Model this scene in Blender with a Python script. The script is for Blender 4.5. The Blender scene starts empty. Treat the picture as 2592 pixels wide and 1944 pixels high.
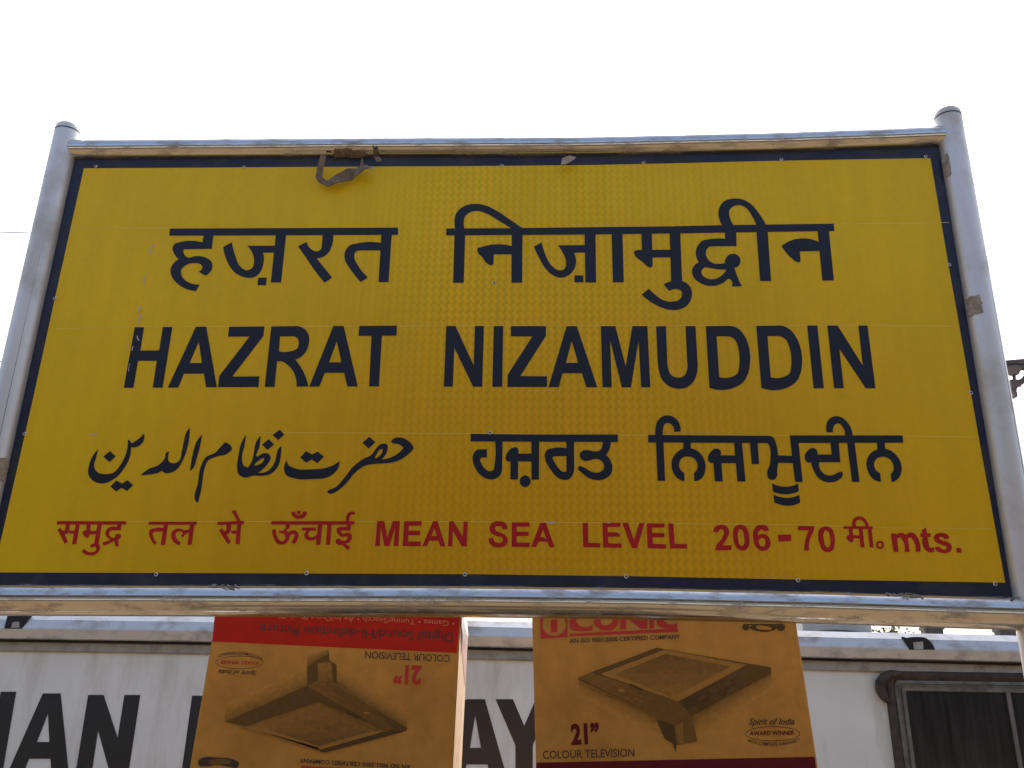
import bpy, bmesh, math, random
from mathutils import Vector, Matrix
from mathutils.geometry import delaunay_2d_cdt

random.seed(7)
S = bpy.context.scene
C = S.collection
R = math.radians

# ------------------------------------------------------------------ camera, sky, sun
CAM = Vector((0.1708, -2.2091, 1.6151))
YAW, PITCH, ROLL, F = -0.05308, 0.37720, 0.01952, 2350.0
IW, IH = 2592.0, 1944.0
_f = Vector((math.sin(YAW) * math.cos(PITCH), math.cos(YAW) * math.cos(PITCH), math.sin(PITCH)))
_r0 = Vector((math.cos(YAW), -math.sin(YAW), 0))
_u0 = _r0.cross(_f)
_r = _r0 * math.cos(ROLL) + _u0 * math.sin(ROLL)
_u = -_r0 * math.sin(ROLL) + _u0 * math.cos(ROLL)
cd = bpy.data.cameras.new('camera')
cam = bpy.data.objects.new('camera', cd)
C.objects.link(cam)
m = Matrix((_r, _u, -_f)).transposed().to_4x4()
m.translation = CAM
cam.matrix_world = m
cd.sensor_fit = 'HORIZONTAL'
cd.sensor_width = 36.0
cd.lens = 36.0 * F / IW
cd.clip_start = 0.05
cd.clip_end = 5000
S.camera = cam

SUN_EL, SUN_AZ = R(52), R(12)          # azimuth clockwise from +Y (behind the board)
w = bpy.data.worlds.new('World')
S.world = w
w.use_nodes = True
nt = w.node_tree
bg = nt.nodes['Background']
sky = nt.nodes.new('ShaderNodeTexSky')
sky.sky_type = 'NISHITA'
sky.sun_disc = False
sky.sun_elevation = SUN_EL
sky.sun_rotation = SUN_AZ
sky.air_density = 1.0
sky.dust_density = 8.0
sky.ozone_density = 1.0
nt.links.new(sky.outputs[0], bg.inputs[0])
bg.inputs[1].default_value = 0.15
sl = bpy.data.lights.new('sun', 'SUN')
sl.energy = 3.0
sl.angle = R(0.5)
sl.color = (1.0, 0.975, 0.94)
so = bpy.data.objects.new('sun', sl)
C.objects.link(so)
sd = Vector((math.sin(SUN_AZ) * math.cos(SUN_EL), math.cos(SUN_AZ) * math.cos(SUN_EL), math.sin(SUN_EL)))
so.rotation_euler = sd.to_track_quat('Z', 'Y').to_euler()
so.location = sd * 30
S.view_settings.view_transform = 'Standard'
S.view_settings.look = 'None'
S.view_settings.gamma = 1
S.view_settings.exposure = 1.1


def at(px, py, Y=0.0):
    """The point of the vertical plane y = Y seen at pixel (px, py) of the photograph."""
    d = _f + _r * ((px - IW / 2) / F) - _u * ((py - IH / 2) / F)
    return CAM + d * ((Y - CAM.y) / d.y)


# ------------------------------------------------------------------ materials
def nodes_of(name):
    mt = bpy.data.materials.new(name)
    mt.use_nodes = True
    t = mt.node_tree
    return mt, t, t.nodes['Principled BSDF']


def mat(name, col, rough=0.5, metal=0.0, var=0.12, scale=8.0, stretch=(1, 1, 1), bump=0.0, bscale=60.0,
        dirt=None, dirt_amt=0.0, dirt_scale=3.0, dirt_stretch=(1, 1, 1), spec=0.5, coat=0.0):
    mt, t, b = nodes_of(name)
    L = t.links.new
    tc = t.nodes.new('ShaderNodeTexCoord')
    mp = t.nodes.new('ShaderNodeMapping')
    mp.inputs['Scale'].default_value = stretch
    L(tc.outputs['Object'], mp.inputs[0])
    n = t.nodes.new('ShaderNodeTexNoise')
    n.inputs['Scale'].default_value = scale
    n.inputs['Detail'].default_value = 5
    L(mp.outputs[0], n.inputs['Vector'])
    r = t.nodes.new('ShaderNodeValToRGB')
    r.color_ramp.elements[0].position = 0.3
    r.color_ramp.elements[1].position = 0.7
    r.color_ramp.elements[0].color = (*[c * (1 - var) for c in col], 1)
    r.color_ramp.elements[1].color = (*[min(1, c * (1 + var)) for c in col], 1)
    L(n.outputs['Fac'], r.inputs[0])
    out = r.outputs[0]
    b.inputs['Roughness'].default_value = rough
    if dirt:
        mp2 = t.nodes.new('ShaderNodeMapping')
        mp2.inputs['Scale'].default_value = dirt_stretch
        L(tc.outputs['Object'], mp2.inputs[0])
        n2 = t.nodes.new('ShaderNodeTexNoise')
        n2.inputs['Scale'].default_value = dirt_scale
        n2.inputs['Detail'].default_value = 8
        n2.inputs['Roughness'].default_value = 0.65
        L(mp2.outputs[0], n2.inputs['Vector'])
        r2 = t.nodes.new('ShaderNodeValToRGB')
        r2.color_ramp.elements[0].position = 0.48
        r2.color_ramp.elements[1].position = 0.72
        r2.color_ramp.elements[0].color = (0, 0, 0, 1)
        r2.color_ramp.elements[1].color = (dirt_amt,) * 3 + (1,)
        L(n2.outputs['Fac'], r2.inputs[0])
        mx = t.nodes.new('ShaderNodeMix')
        mx.data_type = 'RGBA'
        L(r2.outputs[0], mx.inputs['Factor'])
        L(out, mx.inputs[6])
        mx.inputs[7].default_value = (*dirt, 1)
        out = mx.outputs[2]
        rr = t.nodes.new('ShaderNodeMapRange')
        rr.inputs['To Min'].default_value = rough
        rr.inputs['To Max'].default_value = min(1, rough + 0.35)
        L(r2.outputs[0], rr.inputs[0])
        L(rr.outputs[0], b.inputs['Roughness'])
        if metal > 0:
            mm = t.nodes.new('ShaderNodeMapRange')
            mm.inputs['To Min'].default_value = metal
            mm.inputs['To Max'].default_value = 0.2
            L(r2.outputs[0], mm.inputs[0])
            L(mm.outputs[0], b.inputs['Metallic'])
    L(out, b.inputs['Base Color'])
    if not (dirt and metal > 0):
        b.inputs['Metallic'].default_value = metal
    b.inputs['Specular IOR Level'].default_value = spec
    b.inputs['Coat Weight'].default_value = coat
    if bump > 0:
        n3 = t.nodes.new('ShaderNodeTexNoise')
        n3.inputs['Scale'].default_value = bscale
        n3.inputs['Detail'].default_value = 4
        L(mp.outputs[0], n3.inputs['Vector'])
        bp = t.nodes.new('ShaderNodeBump')
        bp.inputs['Strength'].default_value = bump
        bp.inputs['Distance'].default_value = 0.01
        L(n3.outputs['Fac'], bp.inputs['Height'])
        L(bp.outputs[0], b.inputs['Normal'])
    return mt


def sheeting_mat():
    """Yellow retroreflective sheeting: smooth film over a fine cell pattern that shows as faint zigzag columns."""
    mt, t, b = nodes_of('yellow_sheeting')
    L = t.links.new
    tc = t.nodes.new('ShaderNodeTexCoord')
    sp = t.nodes.new('ShaderNodeSeparateXYZ')
    L(tc.outputs['Object'], sp.inputs[0])

    def M(op, a, bb=None, c=None):
        q = t.nodes.new('ShaderNodeMath')
        q.operation = op
        for i, v in enumerate((a, bb, c)):
            if v is None:
                continue
            if isinstance(v, (int, float)):
                q.inputs[i].default_value = v
            else:
                L(v, q.inputs[i])
        return q.outputs[0]
    zig = M('PINGPONG', M('MULTIPLY', sp.outputs['Z'], 44.0), 0.5)
    ph = M('ADD', M('MULTIPLY', sp.outputs['X'], 52.0), M('MULTIPLY', zig, 0.7))
    wave = M('SINE', M('MULTIPLY', ph, 6.2832))
    fine = M('SINE', M('MULTIPLY', sp.outputs['Z'], 6.2832 * 44))
    n = t.nodes.new('ShaderNodeTexNoise')
    n.inputs['Scale'].default_value = 1.3
    n.inputs['Detail'].default_value = 2
    L(tc.outputs['Object'], n.inputs['Vector'])
    n2 = t.nodes.new('ShaderNodeTexNoise')
    n2.inputs['Scale'].default_value = 45
    n2.inputs['Detail'].default_value = 6
    L(tc.outputs['Object'], n2.inputs['Vector'])
    patt = M('ADD', M('MULTIPLY', wave, 0.7), M('MULTIPLY', M('MULTIPLY', fine, n.outputs['Fac']), 0.4))
    d = M('ABSOLUTE', M('SUBTRACT', sp.outputs['X'], 0.16))
    env = t.nodes.new('ShaderNodeMapRange')
    env.interpolation_type = 'SMOOTHSTEP'
    for i, v in ((1, 0.2), (2, 0.72), (3, 1.0), (4, 0.06)):
        env.inputs[i].default_value = v
    L(d, env.inputs[0])
    brk = M('POWER', M('MULTIPLY', n.outputs['Fac'], 1.7), 2.0)
    amp = M('MULTIPLY', M('MULTIPLY', env.outputs[0], brk), 0.13)
    v = M('ADD', 1.0, M('MULTIPLY', patt, amp))
    v = M('ADD', v, M('MULTIPLY', M('SUBTRACT', n2.outputs['Fac'], 0.5), 0.13))
    v = M('ADD', v, M('MULTIPLY', M('SUBTRACT', n.outputs['Fac'], 0.5), 0.24))
    n4 = t.nodes.new('ShaderNodeTexNoise')
    n4.inputs['Scale'].default_value = 7
    n4.inputs['Detail'].default_value = 6
    mp4 = t.nodes.new('ShaderNodeMapping')
    mp4.inputs['Scale'].default_value = (3.0, 1, 0.35)
    L(tc.outputs['Object'], mp4.inputs[0])
    L(mp4.outputs[0], n4.inputs['Vector'])
    v = M('ADD', v, M('MULTIPLY', M('SUBTRACT', n4.outputs['Fac'], 0.5), 0.20))
    # retroreflective film: its reflection put into the colour, deeper amber square on, paler towards grazing
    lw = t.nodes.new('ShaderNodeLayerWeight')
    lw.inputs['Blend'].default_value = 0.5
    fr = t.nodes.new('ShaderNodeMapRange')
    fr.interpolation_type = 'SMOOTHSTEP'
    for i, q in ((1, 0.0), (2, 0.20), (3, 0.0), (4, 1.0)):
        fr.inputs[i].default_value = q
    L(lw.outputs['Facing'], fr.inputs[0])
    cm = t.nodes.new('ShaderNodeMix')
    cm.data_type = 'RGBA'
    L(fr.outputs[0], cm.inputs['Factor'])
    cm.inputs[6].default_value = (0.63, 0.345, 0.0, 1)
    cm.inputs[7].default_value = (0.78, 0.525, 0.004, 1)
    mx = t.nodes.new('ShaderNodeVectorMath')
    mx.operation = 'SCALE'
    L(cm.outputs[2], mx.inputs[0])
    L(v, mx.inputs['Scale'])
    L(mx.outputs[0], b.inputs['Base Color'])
    b.inputs['Roughness'].default_value = 0.42
    b.inputs['Specular IOR Level'].default_value = 0.26
    return mt


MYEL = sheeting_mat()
MNAVY = mat('navy_vinyl', (0.013, 0.018, 0.034), 0.34, var=0.1, scale=20, spec=0.28)
MBORD = mat('navy_border_vinyl', (0.016, 0.021, 0.048), 0.33, var=0.15, scale=14, dirt=(0.12, 0.10, 0.09), dirt_amt=0.3, dirt_scale=9, spec=0.35)
MRED = mat('red_vinyl', (0.42, 0.007, 0.008), 0.5, spec=0.3, var=0.12, scale=30)
MSEAM = mat('seam_film', (0.80, 0.60, 0.10), 0.35, var=0.2, scale=5, stretch=(1, 1, 1))
MSCR = mat('scuffed_film', (0.55, 0.52, 0.46), 0.6)
MSTEEL = mat('brushed_steel', (0.60, 0.61, 0.61), 0.11, 1.0, var=0.04, scale=6, dirt=(0.15, 0.11, 0.07), dirt_amt=0.75, dirt_scale=38, dirt_stretch=(0.35, 1, 1))
MPOST = mat('satin_steel', (0.70, 0.70, 0.68), 0.45, 0.65, var=0.05, scale=6, dirt=(0.30, 0.28, 0.24), dirt_amt=0.5, dirt_scale=6, stretch=(6, 6, 0.6))
MBACK = mat('board_back', (0.35, 0.35, 0.35), 0.5, 0.6)
MSCREW = mat('screw_steel', (0.66, 0.66, 0.66), 0.35, 0.7)
MHOLE = mat('dark_recess', (0.015, 0.013, 0.012), 0.8)
MRAG = mat('grimy_cloth', (0.20, 0.165, 0.135), 0.95, var=0.3, scale=60, bump=0.5, bscale=220)
MTAPE = mat('old_tape', (0.36, 0.32, 0.26), 0.8, var=0.3, scale=50, bump=0.3, bscale=160)
MKRAFT = mat('kraft_board', (0.46, 0.24, 0.055), 0.8, spec=0.2, var=0.10, scale=25, bump=0.22, bscale=22, dirt=(0.30, 0.145, 0.035), dirt_amt=0.45, dirt_scale=7)
MBAND = mat('red_print', (0.43, 0.016, 0.006), 0.7, spec=0.2, var=0.1, scale=20)
MMAROON = mat('maroon_print', (0.10, 0.005, 0.012), 0.7, spec=0.2, var=0.1, scale=20)
MBRIGHT = mat('red_ink', (0.42, 0.018, 0.012), 0.65)
MINK = mat('black_ink', (0.035, 0.022, 0.016), 0.65)
MINKR = mat('brown_ink', (0.085, 0.018, 0.010), 0.65)
MORANGE = mat('orange_ink', (0.60, 0.20, 0.08), 0.65)
_k0, _k1 = (0.050, 0.034, 0.014), (0.455, 0.238, 0.056)
PIC = [mat('halftone_print', [p + (q - p) * (i / 11.0) for p, q in zip(_k0, _k1)], 0.8, var=0.10, scale=70, spec=0.2) for i in range(12)]   # dark to light
MCREAM = mat('pale_side', (0.66, 0.52, 0.36), 0.8, var=0.1, scale=30, dirt=(0.30, 0.16, 0.06), dirt_amt=0.6, dirt_scale=14)
MPINK = mat('pink_upper_side', (0.62, 0.40, 0.38), 0.5, var=0.1, scale=30)
MPACK = mat('clear_white_tape', (0.72, 0.70, 0.66), 0.3, var=0.12, scale=50)
MCOACH = mat('white_coach_paint', (0.77, 0.80, 0.755), 0.45, var=0.05, scale=3, dirt=(0.40, 0.37, 0.29), dirt_amt=0.55, dirt_scale=2.2, dirt_stretch=(2.6, 1, 0.5))
MGUT = mat('grey_gutter_paint', (0.58, 0.61, 0.62), 0.3, 0.35, var=0.05, scale=4, dirt=(0.16, 0.13, 0.10), dirt_amt=0.75, dirt_scale=5, dirt_stretch=(1, 1, 1.6))
MSTRIP = mat('grimy_strip_paint', (0.36, 0.36, 0.33), 0.6, var=0.1, scale=12, dirt=(0.10, 0.08, 0.06), dirt_amt=0.7, dirt_scale=8)
MROOF = mat('roof_paint', (0.5, 0.5, 0.48), 0.6)
MLETTER = mat('black_coach_paint', (0.012, 0.014, 0.018), 0.35, var=0.2, scale=5)
MGASK = mat('grimy_rubber', (0.060, 0.045, 0.034), 0.8, var=0.4, scale=16)
MWFRAME = mat('window_alloy', (0.17, 0.16, 0.145), 0.5, 0.3, var=0.2, scale=12, dirt=(0.06, 0.045, 0.03), dirt_amt=0.8, dirt_scale=9)
MGLASS = mat('dark_window_glass', (0.020, 0.019, 0.018), 0.15, var=0.6, scale=30, stretch=(1, 1, 0.06), spec=0.3)
MDARK = mat('dark_roof_fitting', (0.035, 0.028, 0.028), 0.6)
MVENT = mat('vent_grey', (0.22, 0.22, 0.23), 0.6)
MWIRE = mat('wire_metal', (0.10, 0.09, 0.08), 0.6, 0.3)
MOHE = mat('weathered_fitting', (0.085, 0.068, 0.066), 0.7)
MPLAT = mat('platform_paving', (0.120, 0.078, 0.036), 0.75, var=0.2, scale=2, dirt=(0.07, 0.05, 0.03), dirt_amt=0.5, dirt_scale=3, bump=0.2, bscale=30)
MSOIL = mat('dry_ground', (0.20, 0.18, 0.15), 0.95, var=0.25, scale=0.3)
MBALL = mat('ballast', (0.15, 0.145, 0.14), 0.95, var=0.4, scale=14, bump=0.8, bscale=20)
MRAIL = mat('rail_steel', (0.28, 0.2, 0.15), 0.4, 0.7)
MLEAF = mat('leaf', (0.075, 0.105, 0.025), 0.6, var=0.35, scale=4)
MBARK = mat('bark', (0.11, 0.08, 0.055), 0.9, var=0.3, scale=14, bump=0.5)


# ------------------------------------------------------------------ object helpers
def thing(name, label, cat, loc=(0, 0, 0), rot=(0, 0, 0), group=None):
    o = bpy.data.objects.new(name, None)
    o.empty_display_size = 0.1
    C.objects.link(o)
    o.location = loc
    o.rotation_euler = rot
    o['label'] = label
    o['category'] = cat
    if group:
        o['group'] = group
    return o


def tag(o, label, cat, group=None):
    o['label'] = label
    o['category'] = cat
    if group:
        o['group'] = group
    return o


def rootmat(o):
    mw = Matrix.Identity(4)
    while o is not None:
        mw = o.matrix_basis @ mw
        o = o.parent
    return mw


def mk(name, verts, faces, mats, parent=None, midx=None, smooth=False, label=None, loc=None):
    """One mesh object from world-space vertices; the vertices are stored in the frame of its parent (or of loc)."""
    if not isinstance(mats, (list, tuple)):
        mats = [mats]
    me = bpy.data.meshes.new(name)
    if parent is not None:
        inv = rootmat(parent).inverted()
        verts = [inv @ Vector(v) for v in verts]
    elif loc is not None:
        verts = [Vector(v) - Vector(loc) for v in verts]
    me.from_pydata([tuple(v) for v in verts], [], faces)
    for q in mats:
        me.materials.append(q)
    if midx:
        me.polygons.foreach_set('material_index', midx)
    if smooth:
        me.polygons.foreach_set('use_smooth', [True] * len(me.polygons))
    me.validate()
    me.update()
    o = bpy.data.objects.new(name, me)
    C.objects.link(o)
    if parent is not None:
        o.parent = parent
    elif loc is not None:
        o.location = loc
    if label:
        o['label'] = label
    return o


class MB:
    """Collects shapes into one mesh."""
    def __init__(self):
        self.v, self.f, self.m = [], [], []

    def add(self, v, f, m=0):
        k = len(self.v)
        self.v += [Vector(q) for q in v]
        self.f += [tuple(i + k for i in q) for q in f]
        self.m += [m] * len(f)
        return self

    def box(self, x0, x1, y0, y1, z0, z1, m=0):
        v = [(x, y, z) for z in (z0, z1) for y in (y0, y1) for x in (x0, x1)]
        return self.add(v, [(0, 2, 3, 1), (4, 5, 7, 6), (0, 1, 5, 4), (2, 6, 7, 3), (0, 4, 6, 2), (1, 3, 7, 5)], m)

    def tube(self, pts, rad, n=24, m=0, caps=True):
        pts = [Vector(p) for p in pts]
        rads = rad if isinstance(rad, (list, tuple)) else [rad] * len(pts)
        v, f = [], []
        d0 = (pts[1] - pts[0]).normalized()
        a = d0.cross(Vector((0, 0, 1)))
        if a.length < 0.05:
            a = d0.cross(Vector((1, 0, 0)))
        a.normalize()
        for i, p in enumerate(pts):
            d = (pts[min(i + 1, len(pts) - 1)] - pts[max(i - 1, 0)]).normalized()
            a = (a - d * a.dot(d)).normalized()
            b = d.cross(a)
            for k in range(n):
                t = 2 * math.pi * k / n
                v.append(p + (a * math.cos(t) + b * math.sin(t)) * rads[i])
        for i in range(len(pts) - 1):
            for k in range(n):
                k2 = (k + 1) % n
                f.append((i * n + k, i * n + k2, (i + 1) * n + k2, (i + 1) * n + k))
        if caps:
            f.append(tuple(range(n))[::-1])
            f.append(tuple((len(pts) - 1) * n + k for k in range(n)))
        return self.add(v, f, m)

    def prism(self, pts, back, m=0):
        """A polygon given by 3D points pushed back along +Y by `back`."""
        n = len(pts)
        v = [Vector(p) for p in pts] + [Vector(p) + Vector((0, back, 0)) for p in pts]
        f = [tuple(range(n)), tuple(range(2 * n - 1, n - 1, -1))]
        f += [(i, i + n, (i + 1) % n + n, (i + 1) % n) for i in range(n)]
        return self.add(v, f, m)

    def done(self, name, mats, parent=None, smooth=False, label=None, loc=None, bevel=0.0, angle=40):
        o = mk(name, self.v, self.f, mats, parent, self.m, False, label, loc)
        bm = bmesh.new()
        bm.from_mesh(o.data)
        bmesh.ops.recalc_face_normals(bm, faces=bm.faces)
        bm.to_mesh(o.data)
        bm.free()
        if bevel:
            bv = o.modifiers.new('bevel', 'BEVEL')
            bv.width = bevel
            bv.segments = 2
            bv.limit_method = 'ANGLE'
            bv.angle_limit = R(35)
        if smooth:
            o.data.polygons.foreach_set('use_smooth', [True] * len(o.data.polygons))
            o.data.set_sharp_from_angle(angle=R(angle))
        return o


# ------------------------------------------------------------------ flat shapes: outlines, strokes, unions
def curve_pts(txt, closed=True, per=7):
    """'x,y x,y ~x,y ...' -> polyline; points marked ~ are passed through smoothly."""
    P, sm = [], []
    for tok in txt.split():
        s = tok[0] == '~'
        x, y = tok[1 if s else 0:].split(',')
        P.append(Vector((float(x), float(y))))
        sm.append(s)
    n = len(P)
    out = []
    for i in range(n if closed else n - 1):
        j = (i + 1) % n
        a, b = P[i], P[j]
        if not sm[i] and not sm[j]:
            out.append(a.copy())
            continue
        ln = (b - a).length

        def tang(k):
            if not sm[k] or (not closed and k in (0, n - 1)):
                return None
            p, q = P[(k - 1) % n], P[(k + 1) % n]
            d1, d2 = P[k] - p, q - P[k]
            l1, l2 = max(d1.length, 1e-9), max(d2.length, 1e-9)
            t = d1 / l1 * l2 + d2 / l2 * l1
            return t.normalized()
        ta, tb = tang(i), tang(j)
        if ta is None and tb is None:
            ta = tb = (b - a).normalized()
        elif ta is None:
            c = (b - a).normalized()
            ta = (2 * c * c.dot(tb) - tb).normalized() if c.dot(tb) > 0.2 else c
        elif tb is None:
            c = (b - a).normalized()
            tb = (2 * c * c.dot(ta) - ta).normalized() if c.dot(ta) > 0.2 else c
        ta, tb = ta * ln, tb * ln
        for k in range(per):
            t = k / per
            t2, t3 = t * t, t * t * t
            out.append(a * (2 * t3 - 3 * t2 + 1) + ta * (t3 - 2 * t2 + t) + b * (-2 * t3 + 3 * t2) + tb * (t3 - t2))
    if not closed:
        out.append(P[-1].copy())
    return out


def ring(cx, cy, rx, ry, n=28):
    return [Vector((cx + rx * math.cos(2 * math.pi * k / n), cy + ry * math.sin(2 * math.pi * k / n))) for k in range(n)]


def stroke(txt, wd, per=6):
    """An open pen stroke of width wd as an outline."""
    p = curve_pts(txt, closed=False, per=per) if isinstance(txt, str) else txt
    L, Rr = [], []
    for i, q in enumerate(p):
        d1 = (p[i] - p[i - 1]).normalized() if i > 0 else None
        d2 = (p[i + 1] - p[i]).normalized() if i < len(p) - 1 else None
        d = ((d1 or d2) + (d2 or d1))
        d = d.normalized() if d.length > 1e-6 else (d1 or d2)
        k = 1.0
        if d1 and d2:
            k = 1.0 / max(0.6, d.dot(d1))
        nrm = Vector((-d.y, d.x)) * (wd / 2 * k)
        L.append(q + nrm)
        Rr.append(q - nrm)
    return L + Rr[::-1]


def winding(pt, poly):
    wn = 0
    x, y = pt
    n = len(poly)
    for i in range(n):
        a, b = poly[i], poly[(i + 1) % n]
        if a[1] <= y:
            if b[1] > y and (b[0] - a[0]) * (y - a[1]) - (x - a[0]) * (b[1] - a[1]) > 0:
                wn += 1
        elif b[1] <= y and (b[0] - a[0]) * (y - a[1]) - (x - a[0]) * (b[1] - a[1]) < 0:
            wn -= 1
    return wn


def fill(shapes):
    """shapes: list of (outline, [holes]) in 2D -> verts2d, tris of their union."""
    V, E = [], []
    for o, hs in shapes:
        for poly in [o] + hs:
            k = len(V)
            V += [Vector(p) for p in poly]
            E += [(k + i, k + (i + 1) % len(poly)) for i in range(len(poly))]
    vo, eo, fo, *_ = delaunay_2d_cdt(V, E, [], 0, 1e-6)
    bb = [(min(p[0] for p in o), max(p[0] for p in o), min(p[1] for p in o), max(p[1] for p in o)) for o, _ in shapes]
    keep = []
    for f in fo:
        c = (vo[f[0]] + vo[f[1]] + vo[f[2]]) / 3
        for (o, hs), q in zip(shapes, bb):
            if q[0] <= c[0] <= q[1] and q[2] <= c[1] <= q[3] and winding(c, o) and not any(winding(c, h) for h in hs):
                keep.append(tuple(f))
                break
    return vo, keep


def px(region, outline):
    x0, y0, s = region
    return [Vector((x0 + p[0] / s, y0 + p[1] / s)) for p in outline]


def glyphs(region, defs):
    """defs: strings 'outline | hole | hole' (or ready outlines) -> shapes in photo pixels."""
    out = []
    for d in defs:
        if isinstance(d, str):
            parts = d.split('|')
            out.append((px(region, curve_pts(parts[0])), [px(region, curve_pts(h)) for h in parts[1:]]))
        elif isinstance(d, tuple):
            out.append((px(region, d[0]), [px(region, h) for h in d[1]]))
        else:
            out.append((px(region, d), []))
    return out


def lay(mb, shapes, Y, m=0, clusters=True):
    """Put pixel-space shapes on the plane y = Y, facing -Y, into the mesh mb."""
    W = []
    for o, hs in shapes:
        W.append(([at(p[0], p[1], Y).xz for p in o], [[at(p[0], p[1], Y).xz for p in h] for h in hs]))
    vo, fs = fill(W)
    fs2 = []
    for f in fs:
        a, b, c = (vo[i] for i in f)
        fs2.append(tuple(f) if (b - a).cross(c - a) > 0 else tuple(reversed(f)))
    mb.add([(p[0], Y, p[1]) for p in vo], fs2, m)
    return mb


_tc = {}


def text_shape(s, bold=0.0, shear=0.0):
    """Flat mesh of a line of type, normalised: x 0..1 over its width, y in cap heights."""
    key = (s, bold)
    shear = 0.35 if s.startswith('Spirit') else 0.0
    if key in _tc:
        return _tc[key]

    def grab(st):
        cu = bpy.data.curves.new('tmp_text', 'FONT')
        cu.body = st
        cu.offset = bold
        cu.shear = shear if st != 'H' else 0.0
        cu.resolution_u = 3
        ob = bpy.data.objects.new('tmp_text', cu)
        C.objects.link(ob)
        dg = bpy.context.evaluated_depsgraph_get()
        me = ob.evaluated_get(dg).to_mesh()
        v = [p.co.copy() for p in me.vertices]
        f = [tuple(p.vertices) for p in me.polygons]
        ob.evaluated_get(dg).to_mesh_clear()
        bpy.data.objects.remove(ob)
        bpy.data.curves.remove(cu)
        return v, f
    vh, _ = grab('H')
    cap = max(p.y for p in vh)
    v, f = grab(s)
    x0, x1 = min(p.x for p in v), max(p.x for p in v)
    _tc[key] = ([((p.x - x0) / (x1 - x0), p.y / cap) for p in v], f)
    return _tc[key]


def text_on(mb, s, p0, p1, cap, Y, region=(0, 0, 1), m=0, bold=0.0, bend=0.0):
    """Type s on the plane y = Y: baseline from pixel p0 to p1 (reading direction), cap height in pixels, bend = sag of the baseline."""
    x0, y0, sc = region
    a = Vector((x0 + p0[0] / sc, y0 + p0[1] / sc))
    b = Vector((x0 + p1[0] / sc, y0 + p1[1] / sc))
    h = cap / sc
    d = b - a
    up = Vector((d.y, -d.x)).normalized()
    v, f = text_shape(s, bold)
    out = []
    for (tx, ty) in v:
        q = a + d * tx + up * (h * ty + bend / sc * 4 * tx * (1 - tx))
        out.append(at(q.x, q.y, Y))
    fs = []
    for g in f:
        p, q, r = (out[g[i]].xz for i in (0, 1, 2))
        fs.append(g)
    mb.add(out, fs, m)
    return mb


# ================================================================== the setting: ground, platform
g = MB().add([(-1500, -1500, -0.95), (1500, -1500, -0.95), (1500, 1500, -0.95), (-1500, 1500, -0.95)], [(0, 1, 2, 3)]).done('ground', MSOIL)
g['kind'] = 'structure'
g = MB().add([(-90, 3.8, -0.9), (90, 3.8, -0.9), (90, 9.5, -0.9), (-90, 9.5, -0.9)], [(0, 1, 2, 3)]).done('track_bed', MBALL)
g['kind'] = 'structure'
g = MB().box(-90, 90, -14, 3.8, -0.94, 0.0).done('platform', MPLAT)
g['kind'] = 'structure'

# added roof behind the viewer, out of view: cuts light on the fronts, shows only as dark bands in the steel tubes
sh_ = thing('added_shade_roof', 'added unseen corrugated roof that shades the board, mirrored in the steel tubes', 'added shade roof', (0, -9, 0))
mb = MB()
nx = 60
v = []
for i in range(nx + 1):
    x = -30 + i
    for y, z in ((-4.6, 4.35), (-13.6, 3.95)):
        v.append((x, y, z + (0.04 if i % 2 else 0.0)))
mb.add(v, [(2 * i, 2 * i + 2, 2 * i + 3, 2 * i + 1) for i in range(nx)])
o = mb.done('roof', MVENT, sh_)
o.modifiers.new('thickness', 'SOLIDIFY').thickness = 0.02
MB().box(-30, 30, -4.68, -4.6, 4.0, 4.42).done('fascia', MDARK, sh_)
for x in range(-27, 30, 9):
    MB().tube([(x, -7.5, 0), (x, -7.5, 4.15)], 0.09, 16).done('pillar', MVENT, sh_, smooth=True)

# ================================================================== the station name board
sign = thing('station_sign', 'yellow station name board in four scripts between two steel tube posts', 'station sign', (0, 0, 0))


def lpost(z):
    return -1.262 - 0.011 * (z - 2.4)


def rpost(z):
    return 1.2525 + 0.0145 * (z - 2.2)


PR = 0.037
for fx, topz in ((lpost, 3.286), (rpost, 3.295)):
    p = MB().tube([(fx(z), 0, z) for z in (0.0, 1.0, 2.0, 2.6, 3.0, topz)], PR, 40).done('post', MPOST, sign, smooth=True)
    q = MB()
    n = 40
    prof = [(PR + 0.0003, 0.0), (PR + 0.0003, 0.009), (PR * 0.95, 0.017), (PR * 0.8, 0.023), (PR * 0.45, 0.028), (0.001, 0.030)]
    v = [(fx(topz) + r_ * math.cos(2 * math.pi * k / n), r_ * math.sin(2 * math.pi * k / n), topz + 0.001 + h) for r_, h in prof for k in range(n)]
    f = [(i * n + k, i * n + (k + 1) % n, (i + 1) * n + (k + 1) % n, (i + 1) * n + k) for i in range(len(prof) - 1) for k in range(n)]
    q.add(v, f).done('post_cap', MPOST, p, smooth=True)
    MB().tube([(fx(topz), 0, topz - 0.0025), (fx(topz), 0, topz + 0.001)], PR + 0.0004, 40).done('cap_seam', MHOLE, p)
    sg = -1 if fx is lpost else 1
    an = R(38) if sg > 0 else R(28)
    MB().tube([(fx(z) + math.sin(an) * (PR - 0.0003), -math.cos(an) * (PR - 0.0003), z) for z in (0.2, 1.5, 2.4, 2.9)], [0.0011, 0.0011, 0.001, 0.0003], 6).done('reflection_line', MVENT, p)  # thin dark line added for a reflection running down each post
    MB().box(fx(0) - 0.1, fx(0) + 0.1, -0.1, 0.1, 0.0, 0.012).done('foot_plate', MPOST, p, bevel=0.003)


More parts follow.
